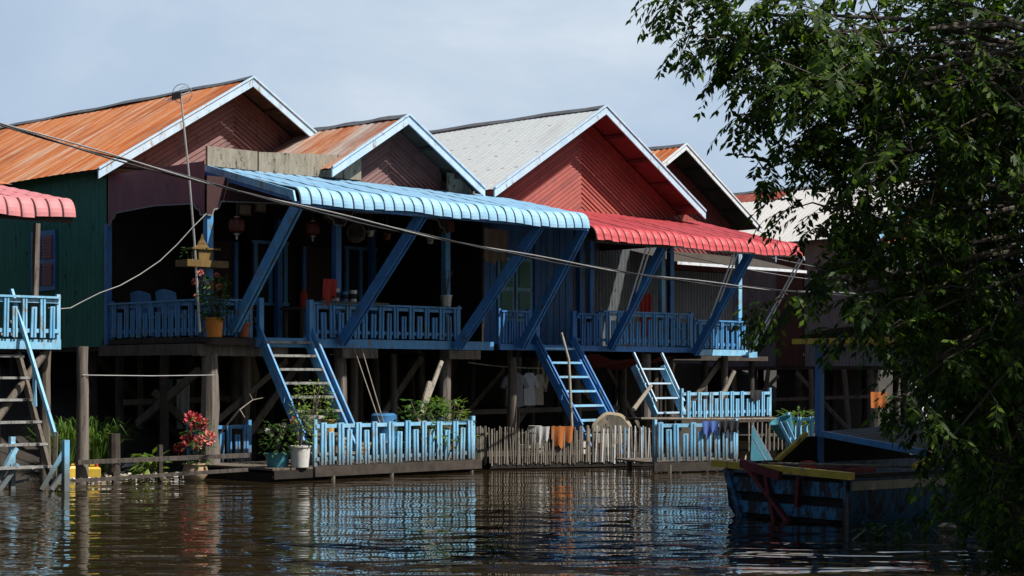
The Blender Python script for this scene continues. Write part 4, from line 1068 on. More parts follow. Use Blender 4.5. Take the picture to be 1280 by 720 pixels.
for i in range(240):
    p = F(R.uniform(-3.2, -.9), R.uniform(2.35, 4.4), 0); sd = p
    s_ = ((p.x-OX)+(p.y-OY))*q; d_ = ((p.y-OY)-(p.x-OX))*q
    zz = max(gz(s_, d_), .0)+.02
    r = R.uniform(.02, .07); a = R.uniform(0, PI)
    d1_ = Vector((math.cos(a), math.sin(a), R.uniform(-.2, .4)))*r; d2_ = Vector((-math.sin(a), math.cos(a), R.uniform(-.2, .4)))*r*.6
    c = Vector((p.x, p.y, zz)); up = Z*R.uniform(.01, .04)
    mb.box8([c-d1_-d2_, c+d1_-d2_, c+d1_+d2_, c-d1_+d2_, c-d1_*.8-d2_*.8+up, c+d1_*.8-d2_*.8+up, c+d1_*.8+d2_*.8+up, c-d1_*.8+d2_*.8+up], i % 3)
setp(mb.build('litter', [M['litter'], M['cloth_beige'], M['white_plastic']], None), 'scraps of pale litter and sticks scattered on the mud at the waterline', 'litter', kind='stuff')
# driftwood branch on the landing
dr = MB(); a = at(272, 545, 31.9)
dr.tube([a, at(300, 512, 31.4), at(316, 500, 31.5), at(330, 497, 31.6)], [.018, .015, .011, .006], 6); dr.tube([at(300, 512, 31.4), at(306, 522, 31.3)], [.010, .006], 5); dr.tube([at(316, 500, 31.5), at(312, 492, 31.5)], [.008, .004], 5)
solo('driftwood', dr, M['bamboo'], 'bleached bare branch leaning on the short shaded fence', 'branch', smooth=True)
# porch furniture
def chair(o, rot, label):
    t = thing('plastic_chair', o, label, 'chair', 'blue plastic chairs on the porch')
    c, s_ = math.cos(rot), math.sin(rot); T = lambda a, b, z: o+Vector((c*a-s_*b, s_*a+c*b, z))
    MB().box(-.23, .23, -.22, .22, .40, .44, 0, T).build('seat', M['blue_plastic'], t)
    MB().grid(lambda i, j: T(-.23+.46*i, .22+.06*j+.05*math.sin(PI*i), .45+(.42+.06*math.sin(PI*i))*j), 8, 6).build('backrest', M['blue_plastic'], t, True)
    for a, b_ in ((-.2, -.19), (.2, -.19), (-.2, .19), (.2, .19)): MB().bar(T(a*1.15, b_*1.15, 0), T(a, b_, .40), .04, .04, U).build('leg', M['blue_plastic'], t)
    for a in (-.25, .25): MB().box(a-.02, a+.02, -.2, .24, .62, .65, 0, T).build('armrest', M['blue_plastic'], t)
chair(F(-.45, 4.6, 2.5), PI*.25, 'blue plastic chair behind the porch railing next to the green wall')
chair(F(-.45, 3.75, 2.5), PI*.25, 'blue plastic chair behind the porch railing, nearer the porch corner')
# spirit shrine on the corner post
o = F(-1.05, 2.0, 3.72)
sh = thing('spirit_shrine', o, 'little golden spirit shrine on a tray at the porch corner post', 'shrine')
MB().box(-.42, .42, -.16, .16, 0, .035, 0, lambda a, b, z: o+U*a-V*b*1+Vector((0, 0, z))).build('tray', M['gold_paint'], sh)
tr = MB()
for a0_, a1_ in ((-.44, -.42), (.42, .44)): tr.box(a0_, a1_, -.18, .18, 0, .12, 0, lambda a, b, z: o+U*a-V*b+Z*z)
tr.box(-.44, .44, .165, .18, 0, .12, 0, lambda a, b, z: o+U*a-V*b+Z*z); tr.build('tray_rim', M['gold_paint'], sh)
MB().box(-.14, .14, -.1, .1, .036, .30, 0, lambda a, b, z: o+U*a-V*b+Z*z).build('house_body', M['gold_paint'], sh)
for k in (-1, 1): MB().lathe(o+U*.2*k+Z*.036, [(.02, 0), (.02, .26), (.035, .28), (.02, .3)], 8).build('column', M['gold_paint'], sh)
MB().box(-.3, .3, -.14, .14, .31, .34, 0, lambda a, b, z: o+U*a-V*b+Z*z).build('eave', M['gold_paint'], sh)
MB().lathe(o+Z*.34, [(.17, 0), (.10, .06), (.09, .09), (.04, .15), (.02, .22), (0.004, .26)], 4).build('spire', M['gold_paint'], sh)
for k, mt in ((-.32, 'white_plastic'), (-.26, 'metal_can'), (.34, 'white_plastic')):
    solo('offering_cup', MB().lathe(o+U*k-V*.05+Z*.036, [(.025, 0), (.035, .09)], 10), M[mt], {-.32: 'small white cup at the outer end of the golden shrine tray', -.26: 'small metal cup beside the white one on the golden shrine tray', .34: 'small white cup at the inner end of the golden shrine tray'}[k], 'cup', 'cups on the shrine tray')
mb = MB(); foliage(mb, o+U*-.25+V*.02+Z*.05, .16, .3, 60, .08, .04); 
t = thing('shrine_plant', o+U*-.25+Z*.036, 'little green sprig standing on the golden shrine tray', 'plant'); mb.build('foliage', M['leaf_pot'], t); MB().lathe(o+U*-.22+Z*.036, [(.03, 0), (.04, .1)], 8).build('pot', M['white_plastic'], t)
# hanging lanterns and ring
def lantern(x, y, d, r, label):
    s = S(x, d); z = Zy(y, s, d); o = F(s, d, z)
    t = thing('hanging_lantern', o, label, 'lantern', 'lanterns hanging in the porch')
    MB().lathe(o-Z*r, [(.3*r, 0), (.95*r, .35*r), (1.05*r, r), (.95*r, 1.65*r), (.3*r, 2*r)], 16).build('shade', M['lantern_red'], t, True)
    for zz in (-r*1.12, r*.98): MB().lathe(o+Z*zz, [(.36*r, 0), (.36*r, .14*r)], 12).build('cap', M['metal_can'], t)
    MB().tube([o+Z*r, F(s, d, 5.3)], .006, 4).build('cord', M['grey_cord'], t)
    MB().tube([o-Z*r*1.1, o-Z*r*1.7], .02, 6).build('tassel', M['metal_can'], t)
lantern(296, 282, 2.5, .15, 'red paper lantern hanging inside the porch near the corner')
lantern(391, 286, 2.5, .14, 'red paper lantern hanging past the first blue brace')
s = S(445, 2.4); c = F(s, 2.4, Zy(291, s, 2.4))
hg = thing('bird_cage', c, 'round wire bird cage hanging in the dark porch', 'cage')
for k in range(9):
    a = PI*k/9; MB().tube([c+Vector((.18*math.cos(a)*math.sin(j*PI/8), .18*math.sin(a)*math.sin(j*PI/8), .19*math.cos(j*PI/8))) for j in range(9)]+[], .005, 4).build('wire', M['bamboo'], hg)
    MB().tube([c+Vector((-.18*math.cos(a)*math.sin(j*PI/8), -.18*math.sin(a)*math.sin(j*PI/8), .19*math.cos(j*PI/8))) for j in range(9)], .005, 4).build('wire', M['bamboo'], hg)
MB().lathe(c-Z*.13, [(.16, 0), (.16, .03)], 14).build('tray', M['old_wood'], hg); MB().tube([c+Z*.19, F(s, 2.4, 5.3)], .006, 4).build('hook', M['grey_cord'], hg)
# things on the balcony rail
sf = MB(); sf.box(1.55, 3.2, 1.86, 2.12, 3.18, 3.21); solo('rail_shelf', sf, M['old_wood'], 'narrow plank shelf laid on the balcony rail under the cans', 'shelf')
for i, (x, r, h_, mt, lb_) in enumerate(((419, .085, .24, 'white_plastic', 'white tub with a dark picture on the rail shelf, next to the red cloth'), (431, .07, .19, 'blue_plastic', 'small blue can in the middle of the rail shelf'), (441, .085, .22, 'metal_can', 'grey tin can at the far end of the rail shelf'))):
    t = thing('storage_can', F(S(x, 2), 2, 3.212), lb_, 'can', 'cans on the balcony rail shelf')
    MB().lathe(F(S(x, 2), 2, 3.212), [(r*.9, 0), (r, h_*.9), (r*1.05, h_*.92), (r*1.05, h_)], 14).build('body', M[mt], t, True)
    MB().lathe(F(S(x, 2), 2, 3.212), [(r*.98, h_*.25), (r*1.0, h_*.7)], 14).build('band', M['cloth_black'], t)
def cloth(name, P, t, w, h, mat, label, cat='cloth', folds=5, amp=.03, group=None, ragged=.0, n=None):
    n = n or Vector((t.y, -t.x, 0)); ph = R.uniform(0, 6)
    p1, p2 = R.uniform(0, 6), R.uniform(0, 6)
    rg = [ragged*(.55*math.sin(p1+k*.33)+.35*math.sin(p2+k*.81)+.12*R.uniform(-1, 1)) for k in range(25)]
    mb = MB(); mb.grid(lambda i, j: P+t*(w*i*(1-.08*j))+n*(amp*math.sin(i*folds*2*PI+ph)*(.3+.7*j))-Z*(h*j*(1+rg[int(i*24)])), 24, 8)
    return solo(name, mb, M[mat], label, cat, group, True)
cloth('cloth', F(1.6, 1.88, 3.62), U, .34, .42, 'cloth_red', 'coral red cloth heaped on the balcony rail beside the cans', folds=2, amp=.05, ragged=.3)
cloth('hanging_cloth', F(7.1, 3.3, 4.98), U, .8, .72, 'cloth_beige', 'beige cloth hung high under the end of the blue awning', folds=3, ragged=.1)
s = S(800, 3.4); cloth('hanging_cloth', F(s, 3.4, 3.75), U, .45, 1.0, 'cloth_red', 'bright red cloth hanging in the dark porch behind the balcony', folds=3)
# shirts under the balcony
def shirt(x, y, Y, w, h, mat, label):
    c = at(x, y, Y); t = Vector((.85, .5, 0)).normalized(); n = Vector((t.y, -t.x, 0))
    def pt(a, b, o): return c+t*a*w-Z*b*h+n*o
    prof = [(-.18, 0), (.18, 0), (.5, .14), (.66, .42), (.48, .47), (.38, .32), (.40, 1), (-.40, 1), (-.38, .32), (-.48, .47), (-.66, .42), (-.5, .14)]
    mb = MB(); k = len(prof)
    f_ = [pt(a, b, .03+.015*math.sin(a*9+b*5)) for a, b in prof]; g_ = [pt(a, b, -.03) for a, b in prof]
    tris = [(0, 1, 5, 8), (1, 2, 5), (2, 3, 4, 5), (0, 8, 11), (11, 8, 9, 10), (8, 5, 6, 7)]
    mb.add(f_+g_, tris+[tuple(k+i for i in reversed(f)) for f in tris]+[(i, k+i, k+(i+1) % k, (i+1) % k) for i in range(k)])
    tt = thing('hanging_shirt', c-Z*h, label, 'shirt', 'laundry under the balcony')
    mb.build('body', M[mat], tt); MB().tube([c+Z*.08, c, c+t*.16*w-Z*.02], .006, 4).build('hanger', M['grey_cord'], tt)
shirt(643, 466, 37.4, .52, .72, 'cloth_grey', 'wide grey shirt on the clothes line, farthest from the blue stairs')
shirt(661, 466, 37.8, .36, .70, 'cloth_white', 'white shirt in the middle of the clothes line under the balcony')
shirt(673, 468, 38.1, .28, .66, 'cloth_beige', 'narrow beige shirt on the clothes line next to the stairs')
# cloths over the bamboo fence
cloth('drying_cloth', T2(.92, -.07, .82), (T2(1, 0, 0)-T2(0, 0, 0)), .30, .26, 'cloth_white', 'white cloth folded over the bamboo fence', folds=2, ragged=.15)
cloth('drying_cloth', T2(1.25, -.07, .82), (T2(1, 0, 0)-T2(0, 0, 0)), .46, .36, 'cloth_orange', 'orange cloth hung over the bamboo fence', folds=2, ragged=.35)
t3 = T3(1, 0, 0)-T3(0, 0, 0)
cloth('drying_cloth', T3(.90, -.07, .96), t3, .34, .24, 'cloth_blue', 'small royal blue cloth over the fence beside the black rag', folds=2, ragged=.5)
cloth('drying_cloth', T3(1.24, -.08, .96), t3, .42, .21, 'cloth_black', 'black ragged cloth over the fence beside the blue one', folds=3, ragged=.3)
cloth('drying_cloth', F(S(938, .4), .40, 1.48), U, .42, .22, 'cloth_black', 'dark rag over the fence of the raised rear landing', folds=2, ragged=.3)
cloth('hanging_cloth', at(221, 474, 33.6), Vector((.8, .4, 0)).normalized(), .26, .95, 'cloth_white', 'long white cloth hanging deep under the green walled house', folds=2)
cloth('hanging_cloth', at(207, 474, 33.9), Vector((.8, .4, 0)).normalized(), .14, .6, 'cloth_teal', 'teal cloth hanging deep under the house beside the long white one', folds=2)
# straw mat and heap on the raft
tm = MB(); cc = T2(3.2, 1.5, .66)
rim = [cc+Vector((.42*math.cos(a)*(1+.035*math.sin(a*5)), .12*math.cos(a), .40*math.sin(a)*(1+.03*math.sin(a*7+1)))) for a in [2*PI*i/40 for i in range(40)]]
tm.add([cc-Vector((0, -.06, 0))]+[cc.lerp(p, .86)-Vector((0, .02, 0)) for p in rim]+rim+[p+Vector((0, .08, 0)) for p in rim], [(0, 1+i, 1+(i+1) % 40) for i in range(40)], 1)
b0 = len(tm.v)-121
for i in range(40):
    i2 = (i+1) % 40
    tm.f += [(b0+1+i, b0+41+i, b0+41+i2, b0+1+i2), (b0+41+i, b0+81+i, b0+81+i2, b0+41+i2)]; tm.m += [0, 0]
tm.f.append(tuple(b0+81+i for i in range(39, -1, -1))); tm.m.append(0)
solo('straw_mat', tm, [M['straw'], M['stained_board']], 'big round straw tray leaning upright behind the bamboo fence', 'tray')
jar = MB(); jar.lathe(T2(1.5, 1.5, .24), [(.14, 0), (.19, .12), (.19, .42), (.13, .5), (.14, .55)], 14); solo('water_jar', jar, M['grey_plastic'], 'grey ribbed water jar behind the bamboo fence near the shirts', 'jar', smooth=True)
for i, (a, b_, r, h_, mt, lb_) in enumerate(((2.2, .7, .10, .26, 'white_plastic', 'white tub behind the bamboo fence'), (2.55, .55, .08, .22, 'orange_pot', 'orange tub behind the bamboo fence'), (2.95, .5, .10, .2, 'blue_plastic', 'blue tub behind the bamboo fence below the straw tray'), (.95, .6, .12, .2, 'metal_can', 'metal basin behind the bamboo fence below the white cloth'))):
    solo('tub', MB().lathe(T2(a, b_, .245), [(r*.8, 0), (r, h_), (r*1.08, h_), (r*.95, h_), (r*.8, h_*.4)], 14), M[mt], lb_, 'tub', 'tubs on the raft', True)
bk = MB(); bk.lathe(at(984, 545, 33.9), [(.16, 0), (.22, .34), (.23, .35), (.2, .35), (.17, .1)], 16, 0, Vector((-.4, -.2, .9))); solo('bucket', bk, M['teal_plastic'], 'tipped teal bucket behind the boat stern beside the broken fence', 'bucket', smooth=True)
# red tarpaulin slung under the balcony
tp = MB(); tp.grid(lambda i, j: F(9.4+2.9*i, 2.25+.9*j, 2.28-.14*math.sin(PI*i)-.18*j+.04*math.sin(i*17)), 24, 6)
solo('tarpaulin', tp, M['tarp_red'], 'dark red tarpaulin slung below the balcony over the raft', 'tarpaulin', smooth=True)
wl = thing('step_ladder', at(1150, 520, 44), 'white ladder frame leaning under the grey wall beyond the boat canopy', 'ladder')
for o in (0, .7): MB().bar(at(1138, 478, 43)+U*o, at(1166, 545, 42.4)+U*o, .06, .08).build('side_rail', M['trim_white'], wl)
for k in range(5):
    c = at(1138, 478, 43).lerp(at(1166, 545, 42.4), .08+k*.2); MB().bar(c, c+U*.7, .1, .04).build('step', M['trim_white'], wl)
cloth('hanging_cloth', at(1088, 490, 44), Vector((.9, .4, 0)).normalized(), .5, .4, 'cloth_orange', 'tan orange cloth hung among the posts beyond the boat', folds=2)
R.seed(11)
for s0, s1, z0, z1 in ((2.35, 3.2, 3.3, 4.5), (4.75, 5.6, 3.2, 4.5)):
    wd = MB().box(s0, s1, 5.10, 5.15, z0, z1).build('window', M['cloth_black'], h2)
    for a, b_ in ((s0, s0+.09), (s1-.09, s1), ((s0+s1)/2-.04, (s0+s1)/2+.04)): MB().box(a, b_, 5.04, 5.096, z0, z1).build('window_frame', M['blue_paint'], wd)
    for zz in (z0-.06, z1): MB().box(s0-.04, s1+.04, 5.04, 5.096, zz, zz+.06).build('window_frame', M['blue_paint'], wd)
for k, (x, y, w_, hh, lb_) in enumerate(((306, 262, .30, .22, 'pale framed picture high in the porch by the corner lantern'), (326, 259, .26, .20, 'second pale framed picture high in the porch, beside the first blue brace'), (413, 268, .32, .2, 'framed picture high in the porch behind the bird cage'))):
    s = S(x, 3.0); z = Zy(y, s, 3.0); o = F(s, 3.0, z-.1)
    t = thing('picture_frame', o, lb_, 'picture', 'pictures hung in the porch')
    MB().box(s-w_/2, s+w_/2, 3.0, 3.03, z-hh/2, z+hh/2).build('frame', M['old_wood'], t)
    MB().box(s-w_/2+.03, s+w_/2-.03, 2.985, 2.997, z-hh/2+.03, z+hh/2-.03).build('print', M['cloth_beige'], t)
    MB().tube([F(s, 3.01, z+hh/2), F(s, 3.01, 5.25)], .005, 4).build('cord', M['grey_cord'], t)
for x, y, pm, lb_ in ((463, 296, 'white_plastic', 'small white hanging pot just right of the bird cage'), (484, 300, 'terracotta', 'terracotta hanging pot between the bird cage and the second blue brace'), (511, 303, 'metal_can', 'grey hanging pot behind the second blue brace'), (538, 305, 'white_plastic', 'white hanging pot near the third porch post')):
    s = S(x, 2.35); z = Zy(y, s, 2.35); o = F(s, 2.35, z)
    t = thing('hanging_pot', o, lb_, 'hanging pot', 'pots hanging along the porch front')
    MB().lathe(o, potprof(.075, .12, 'flower'), 12).build('pot', M[pm], t, True)
    for k in range(3): MB().tube([o+Vector((.07*math.cos(k*2.1), .07*math.sin(k*2.1), .12)), o+Z*.42], .004, 4).build('hanger', M['grey_cord'], t)
    MB().tube([o+Z*.42, F(s, 2.35, 5.2)], .004, 4).build('cord', M['grey_cord'], t)
    mb = MB(); foliage(mb, o+Z*.05, .13, .16, 34, .09, .035, 0, .7); mb.build('foliage', M['leaf_pot'], t)
o = F(3.0, 4.0, 2.5); t = thing('porch_table', o, 'low wooden table standing in the dark porch behind the cans', 'table')
MB().box(2.5, 3.7, 3.7, 4.4, 3.12, 3.17).build('tabletop', M['old_wood'], t)
for a in (2.56, 3.58):
    for b_ in (3.76, 4.28): MB().box(a, a+.06, b_, b_+.06, 2.5, 3.12).build('leg', M['old_wood'], t)
solo('thermos', MB().lathe(F(2.8, 4.0, 3.17), [(.07, 0), (.08, .05), (.08, .26), (.05, .32), (.05, .36)], 12), M['cloth_red'], 'red thermos flask on the porch table', 'flask', None, True)
solo('kettle', MB().lathe(F(3.3, 3.95, 3.17), [(.08, 0), (.12, .06), (.10, .16), (.04, .2), (.03, .23)], 12), M['metal_can'], 'dull metal kettle on the porch table', 'kettle', None, True)
# stored behind the sunlit fence
for s, d, r, h_, mt, lb_ in ((1.75, 1.5, .24, .36, 'straw', 'round straw basket behind the sunlit fence close to the stairs'), (2.35, 1.85, .30, .30, 'bamboo', 'wide bamboo basket behind the middle of the sunlit fence')):
    mb = MB()
    pr = [(r*.7, 0)]+[(r*(.75+.25*k/8)+(.008 if k % 2 else 0), h_*k/8) for k in range(1, 9)]+[(r*.93, h_), (r*.7, h_*.3)]
    mb.lathe(F(s, d, .24), pr, 18); solo('basket', mb, M[mt], lb_, 'basket', 'baskets behind the fence')
dm = thing('plastic_drum', F(3.1, 1.9, .24), 'blue plastic drum in the shade behind the far end of the sunlit fence', 'drum')
MB().lathe(F(3.1, 1.9, .24), [(.24, 0), (.26, .04), (.26, .25), (.275, .28), (.26, .31), (.26, .56), (.275, .59), (.26, .62), (.25, .8), (.2, .84)], 18).build('body', M['blue_plastic'], dm, True)
MB().lathe(F(3.1, 1.9, 1.08), [(.08, 0), (.08, .03)], 10).build('cap', M['cloth_black'], dm)
for d, ss_ in ((2.9, (.6, 3.2, 4.2)), (4.4, (-.2, 1.6, 3.4, 5.0)), (6.2, (.4, 2.9, 4.4))):
    for s in ss_: stilt(h2, F(s, d, 0), -.6, 2.28, R.uniform(.06, .10), 'old_wood', (R.uniform(-.15, .15), R.uniform(-.1, .1)))
for d, ss_ in ((2.9, (7.8, 9.6, 12.9)), (4.8, (7.4, 9.3, 11.2, 13.4)), (6.6, (8.0, 10.0, 12.0))):
    for s in ss_: stilt(h3, F(s, d, 0), -.6, 2.2, R.uniform(.06, .10), 'old_wood', (R.uniform(-.15, .15), R.uniform(-.1, .1)))
for a, b_ in (((-.7, 3.0, .5), (1.6, 3.0, 2.1)), ((3.2, 4.3, 2.1), (5.0, 4.3, .4)), ((1.6, 4.5, .7), (4.9, 4.5, .8)), ((-.8, 4.9, 1.3), (1.8, 4.9, 1.35))): MB().bar(F(*a), F(*b_), .05, .11).build('cross_brace', M['old_wood'], h2)
for a, b_ in (((7.4, 4.7, .5), (9.3, 4.7, 2.1)), ((9.6, 3.0, 2.1), (11.3, 3.0, .7)), ((6.8, 4.0, 1.0), (12.4, 4.0, 1.05)), ((13.0, 5.0, 2.0), (14.3, 5.0, .4))): MB().bar(F(*a), F(*b_), .05, .11).build('cross_brace', M['old_wood'], h3)
for k, (s, d, z0, lb_) in enumerate(((1.9, 4.6, 1.6, 'coil of dark net hanging under the middle of the deck'), (8.9, 3.3, 1.7, 'bundle of net hanging under the balcony beside the blue stairs'))):
    mb = MB()
    for m_ in range(9):
        a = m_*.7; mb.tube([F(s+.05*math.cos(a), d+.05*math.sin(a), 2.3), F(s+.16*math.cos(a), d+.16*math.sin(a), z0+.2), F(s+.1*math.cos(a+.6), d+.1*math.sin(a), z0-.25)], [.03, .05, .02], 5)
    solo('fishing_net', mb, M['cloth_beige'], lb_, 'net', None, True)
# boat gear
solo('mooring_rope', MB().tube(sag(TB(-.05, 1.9, .62), T3(1.9, .1, .3), .18, 12), .014, 6), M['bamboo'], 'slack rope tying the boat stern to the clothes landing', 'rope', None, True)
pd = thing('paddle', TB(1.2, .8, .68), 'worn wooden paddle laid across the boat rim', 'paddle')
MB().tube([TB(-.1, 1.35, .70), TB(1.6, .45, .64)], .018, 6).build('shaft', M['bamboo'], pd, True)
MB().prism([TB(1.55, .52, .62), TB(2.1, .26, .62), TB(2.05, .10, .62), TB(1.6, .40, .62)], Z*.025).build('blade', M['old_wood'], pd)
bx = thing('fish_crate', TB(.55, .55, .43), 'dark fish crate standing in the boat stern', 'crate')
for a0_, a1_, b0_, b1_ in ((.3, .85, .3, .33), (.3, .85, .77, .8), (.3, .33, .33, .77), (.82, .85, .33, .77)): MB().box(a0_, a1_, b0_, b1_, .42, .66, 0, TB).build('side', M['boat_red'], bx)
MB().box(.31, .84, .31, .79, .40, .42, 0, TB).build('bottom', M['boat_red'], bx)
mb = MB()
for i in range(150):
    Yy = R.uniform(16, 29); x = R.uniform(0, 1280) if i < 70 else R.gauss(1130, 60)
    if i >= 70: Yy = R.uniform(18.3, 20.6)
    p = W(x, .004, Yy); a = R.uniform(0, PI); l = R.uniform(.015, .05)
    mb.leaf(p-Vector((math.cos(a), math.sin(a), 0))*l*.5, Vector((math.cos(a), math.sin(a), .02)), Z, l*2, l*.7, i % 3, .05)
setp(mb.build('floating_debris', [M['leaf_dull'], M['litter'], M['leaf_pot']], None), 'loose leaves and scraps drifting on the brown water', 'debris', kind='stuff')
box('added_dark_screen', M['black_wood'], h2, -.85, 6.1, 8.3, 8.35, -.3, 2.28)  # near-black sheets added below the floors to stand for deep shade
box('added_dark_screen', M['black_wood'], h3, 6.3, 19.4, 8.2, 8.25, -.3, 2.3)
box('added_dark_screen', M['black_wood'], h4, 19.5, 24.8, 11.5, 11.55, -.3, 2.2)
# floating weeds and bits
def weed(o, r, n, label):
    t = thing('floating_weed', o, label, 'water plant', 'weeds floating on the river')
    mb = MB(); foliage(mb, o, r, .16, n, .12, .06); mb.build('leaves', M['leaf_pot'], t)
weed(W(1112, .0, 19.6), .22, 60, 'larger green weed floating in front of the boat side')
weed(W(1082, .0, 19.9), .10, 22, 'small weed sprig floating near the boat stern corner')
weed(W(1150, .0, 20.3), .2, 40, 'weed raft floating close under the dark boat side')
weed(W(620, .0, 18.0), .10, 18, 'lone weed sprig floating in the open water')
solo('floating_stick', MB().tube([W(1066, .0, 19.3), W(1082, .10, 19.5)], [.012, .008], 5), M['bamboo'], 'thin pale stick poking from the water by the weeds', 'stick')
solo('floating_scrap', MB().lathe(W(1184, -.02, 20.6), [(.10, 0), (.12, .06), (.06, .10)], 9), M['cloth_beige'], 'tan scrap floating beside the dark boat side', 'scrap')

# ================================================================ TREE
R.seed(21)
tr = thing('tree', Vector((7.6, 18.6, -.3)), 'big dark leafy tree overhanging the boat, its crown covering the upper corner', 'tree')
trunk = [Vector(p) for p in ((7.6, 18.6, -.6), (7.5, 18.5, 1.2), (7.3, 18.3, 3.0), (7.0, 18.0, 4.6), (6.8, 17.8, 6.4), (6.9, 17.8, 8.2))]
tm = MB(); tm.tube(trunk, [.38, .31, .27, .23, .17, .08], 12, 0, .05)
blobs = []   # centre, radius xyz, sprays
def blob(x, y, Y, rx, ry, rz, n): blobs.append((at(x, y, Y), (rx, ry, rz), n))
blob(905, 20, 17.5, .45, .6, .35, 70); blob(870, -5, 17.8, .35, .4, .22, 26); blob(868, 45, 17.6, .16, .3, .22, 12); blob(945, 60, 17.2, .40, .6, .50, 80)
blob(1000, 40, 17.0, .55, .8, .50, 100); blob(965, 115, 17.0, .45, .5, .30, 46); blob(935, 150, 17.0, .22, .3, .16, 16)
blob(1050, 130, 16.8, .55, .8, .45, 96); blob(985, 185, 17.0, .35, .4, .18, 22); blob(955, 212, 17.0, .16, .2, .12, 9)
blob(1070, 220, 16.8, .42, .6, .28, 56); blob(1045, 262, 16.7, .32, .4, .22, 36); blob(1022, 295, 16.6, .14, .2, .18, 10)
blob(1110, 60, 16.8, .8, 1.1, .7, 200); blob(1140, 190, 16.8, .65, 1.0, .6, 170); blob(1130, 290, 16.8, .5, .7, .3, 70)
blob(1075, 310, 16.6, .3, .4, .2, 30); blob(1020, 335, 16.5, .2, .3, .12, 12); blob(1070, 365, 16.4, .55, .4, .16, 50); blob(990, 372, 16.4, .3, .3, .09, 18)
blob(1150, 370, 16.6, .5, .6, .33, 90); blob(1105, 415, 16.4, .3, .4, .2, 22); blob(1170, 450, 16.4, .28, .5, .35, 40)
blob(1210, 90, 17.2, .9, 1.4, 1.0, 250); blob(1225, 260, 17.4, .75, 1.4, .9, 260); blob(1235, 420, 17.6, .5, 1.2, .8, 210)
blob(1262, 180, 18.2, .7, 1.2, 1.3, 240); blob(1265, 520, 18.0, .45, 1.0, .85, 190); blob(1250, 570, 17.4, .28, .6, .5, 80); blob(1268, 660, 16.8, .22, .4, .35, 60)
blob(1178, 560, 16.4, .12, .2, .35, 14); blob(1120, 500, 16.5, .2, .3, .25, 16); blob(1250, 420, 19.5, .9, 1.0, 1.6, 260)
blob(1270, 640, 19.5, .5, .8, .6, 90)
# parts of the crown above and beside the picture: they shade what is seen
SHADE = []
for c, r_, n in (((5.9, 17.0, 7.9), (1.6, 1.6, .8), 80), ((7.6, 17.4, 5.8), (1.4, 1.7, 1.7), 260), ((8.2, 18.4, 8.2), (2.2, 2.2, 1.2), 300), ((9.4, 17.8, 6.4), (1.6, 1.9, 1.8), 260), ((6.8, 20.6, 6.8), (2.0, 1.6, 1.1), 360), ((8.8, 20.6, 5.2), (1.8, 1.8, 1.6), 420), ((9.0, 22.6, 6.2), (2.0, 1.8, 1.4), 420), ((7.2, 22.2, 5.2), (1.3, 1.3, .9), 240), ((10.6, 20.6, 7.2), (1.8, 2.2, 1.4), 340), ((10.8, 23.6, 7.0), (1.8, 1.8, 1.3), 320), ((7.6, 18.6, 3.0), (1.0, 1.4, 1.2), 120), ((8.3, 15.9, 5.4), (1.3, 1.1, 1.2), 380), ((7.3, 16.2, 4.0), (.8, .9, .9), 300), ((6.9, 16.4, 2.8), (.55, .8, .8), 200), ((9.8, 16.6, 4.6), (1.2, 1.2, 1.3), 160)):
    SHADE.append((Vector(c), r_, n))
blob(1250, 480, 19.0, .5, .8, .9, 220); blob(1268, 590, 18.6, .45, .8, .7, 200); blob(1275, 690, 17.0, .2, .4, .25, 40)
blob(1260, 330, 19.8, .9, 1.0, 1.5, 260); blob(1235, 130, 18.8, .9, 1.0, 1.2, 240)
blob(1190, 150, 19.6, .9, .8, 1.0, 240); blob(1160, 290, 19.2, .6, .6, .6, 130); blob(1215, 320, 19.6, .8, .8, .9, 220); blob(1110, 110, 18.6, .6, .6, .6, 130)
blob(1020, 75, 17.4, .45, .5, .45, 70); blob(1060, 150, 17.4, .4, .5, .4, 60); blob(1200, 420, 18.8, .45, .6, .6, 120); blob(1240, 500, 18.6, .5, .6, .8, 180)
NEAR = len(blobs); blobs += SHADE
crown = MB(); twig = MB()
def spray(p, d, L, k, lw):
    d = d.normalized(); t_ = p.copy(); dirv = d.copy(); pts = [p.copy()]
    step = L/k; side = 1
    hor = Vector((R.uniform(-1, 1), R.uniform(-1, 1), R.uniform(-.2, .2))).normalized()
    for i in range(k):
        dirv = (dirv+Vector((R.uniform(-.12, .12), R.uniform(-.12, .12), -.16))).normalized()
        t_ = t_+dirv*step; pts.append(t_.copy())
        sd = dirv.cross(Z if abs(dirv.z) < .92 else hor).normalized()
        nrm = sd.cross(dirv).normalized()+hor*.35
        ll = lw*R.uniform(.75, 1.2)*(1-.25*abs(i/k-.5))
        ld = sd*side*.9+dirv*R.uniform(.35, .8)-Z*R.uniform(.1, .5)
        crown.leaf(t_, ld, nrm, ll, ll*.40, 0, .12)
        if R.random() < .7: crown.leaf(t_-dirv*step*.3, sd*-side*.9+dirv*R.uniform(.3, .8)-Z*R.uniform(.1, .5), nrm, ll*R.uniform(.8, 1.05), ll*.40, 0, .12)
        side *= -1
    crown.leaf(t_, dirv, hor+Z, lw, lw*.4, 0, .1)
    return pts
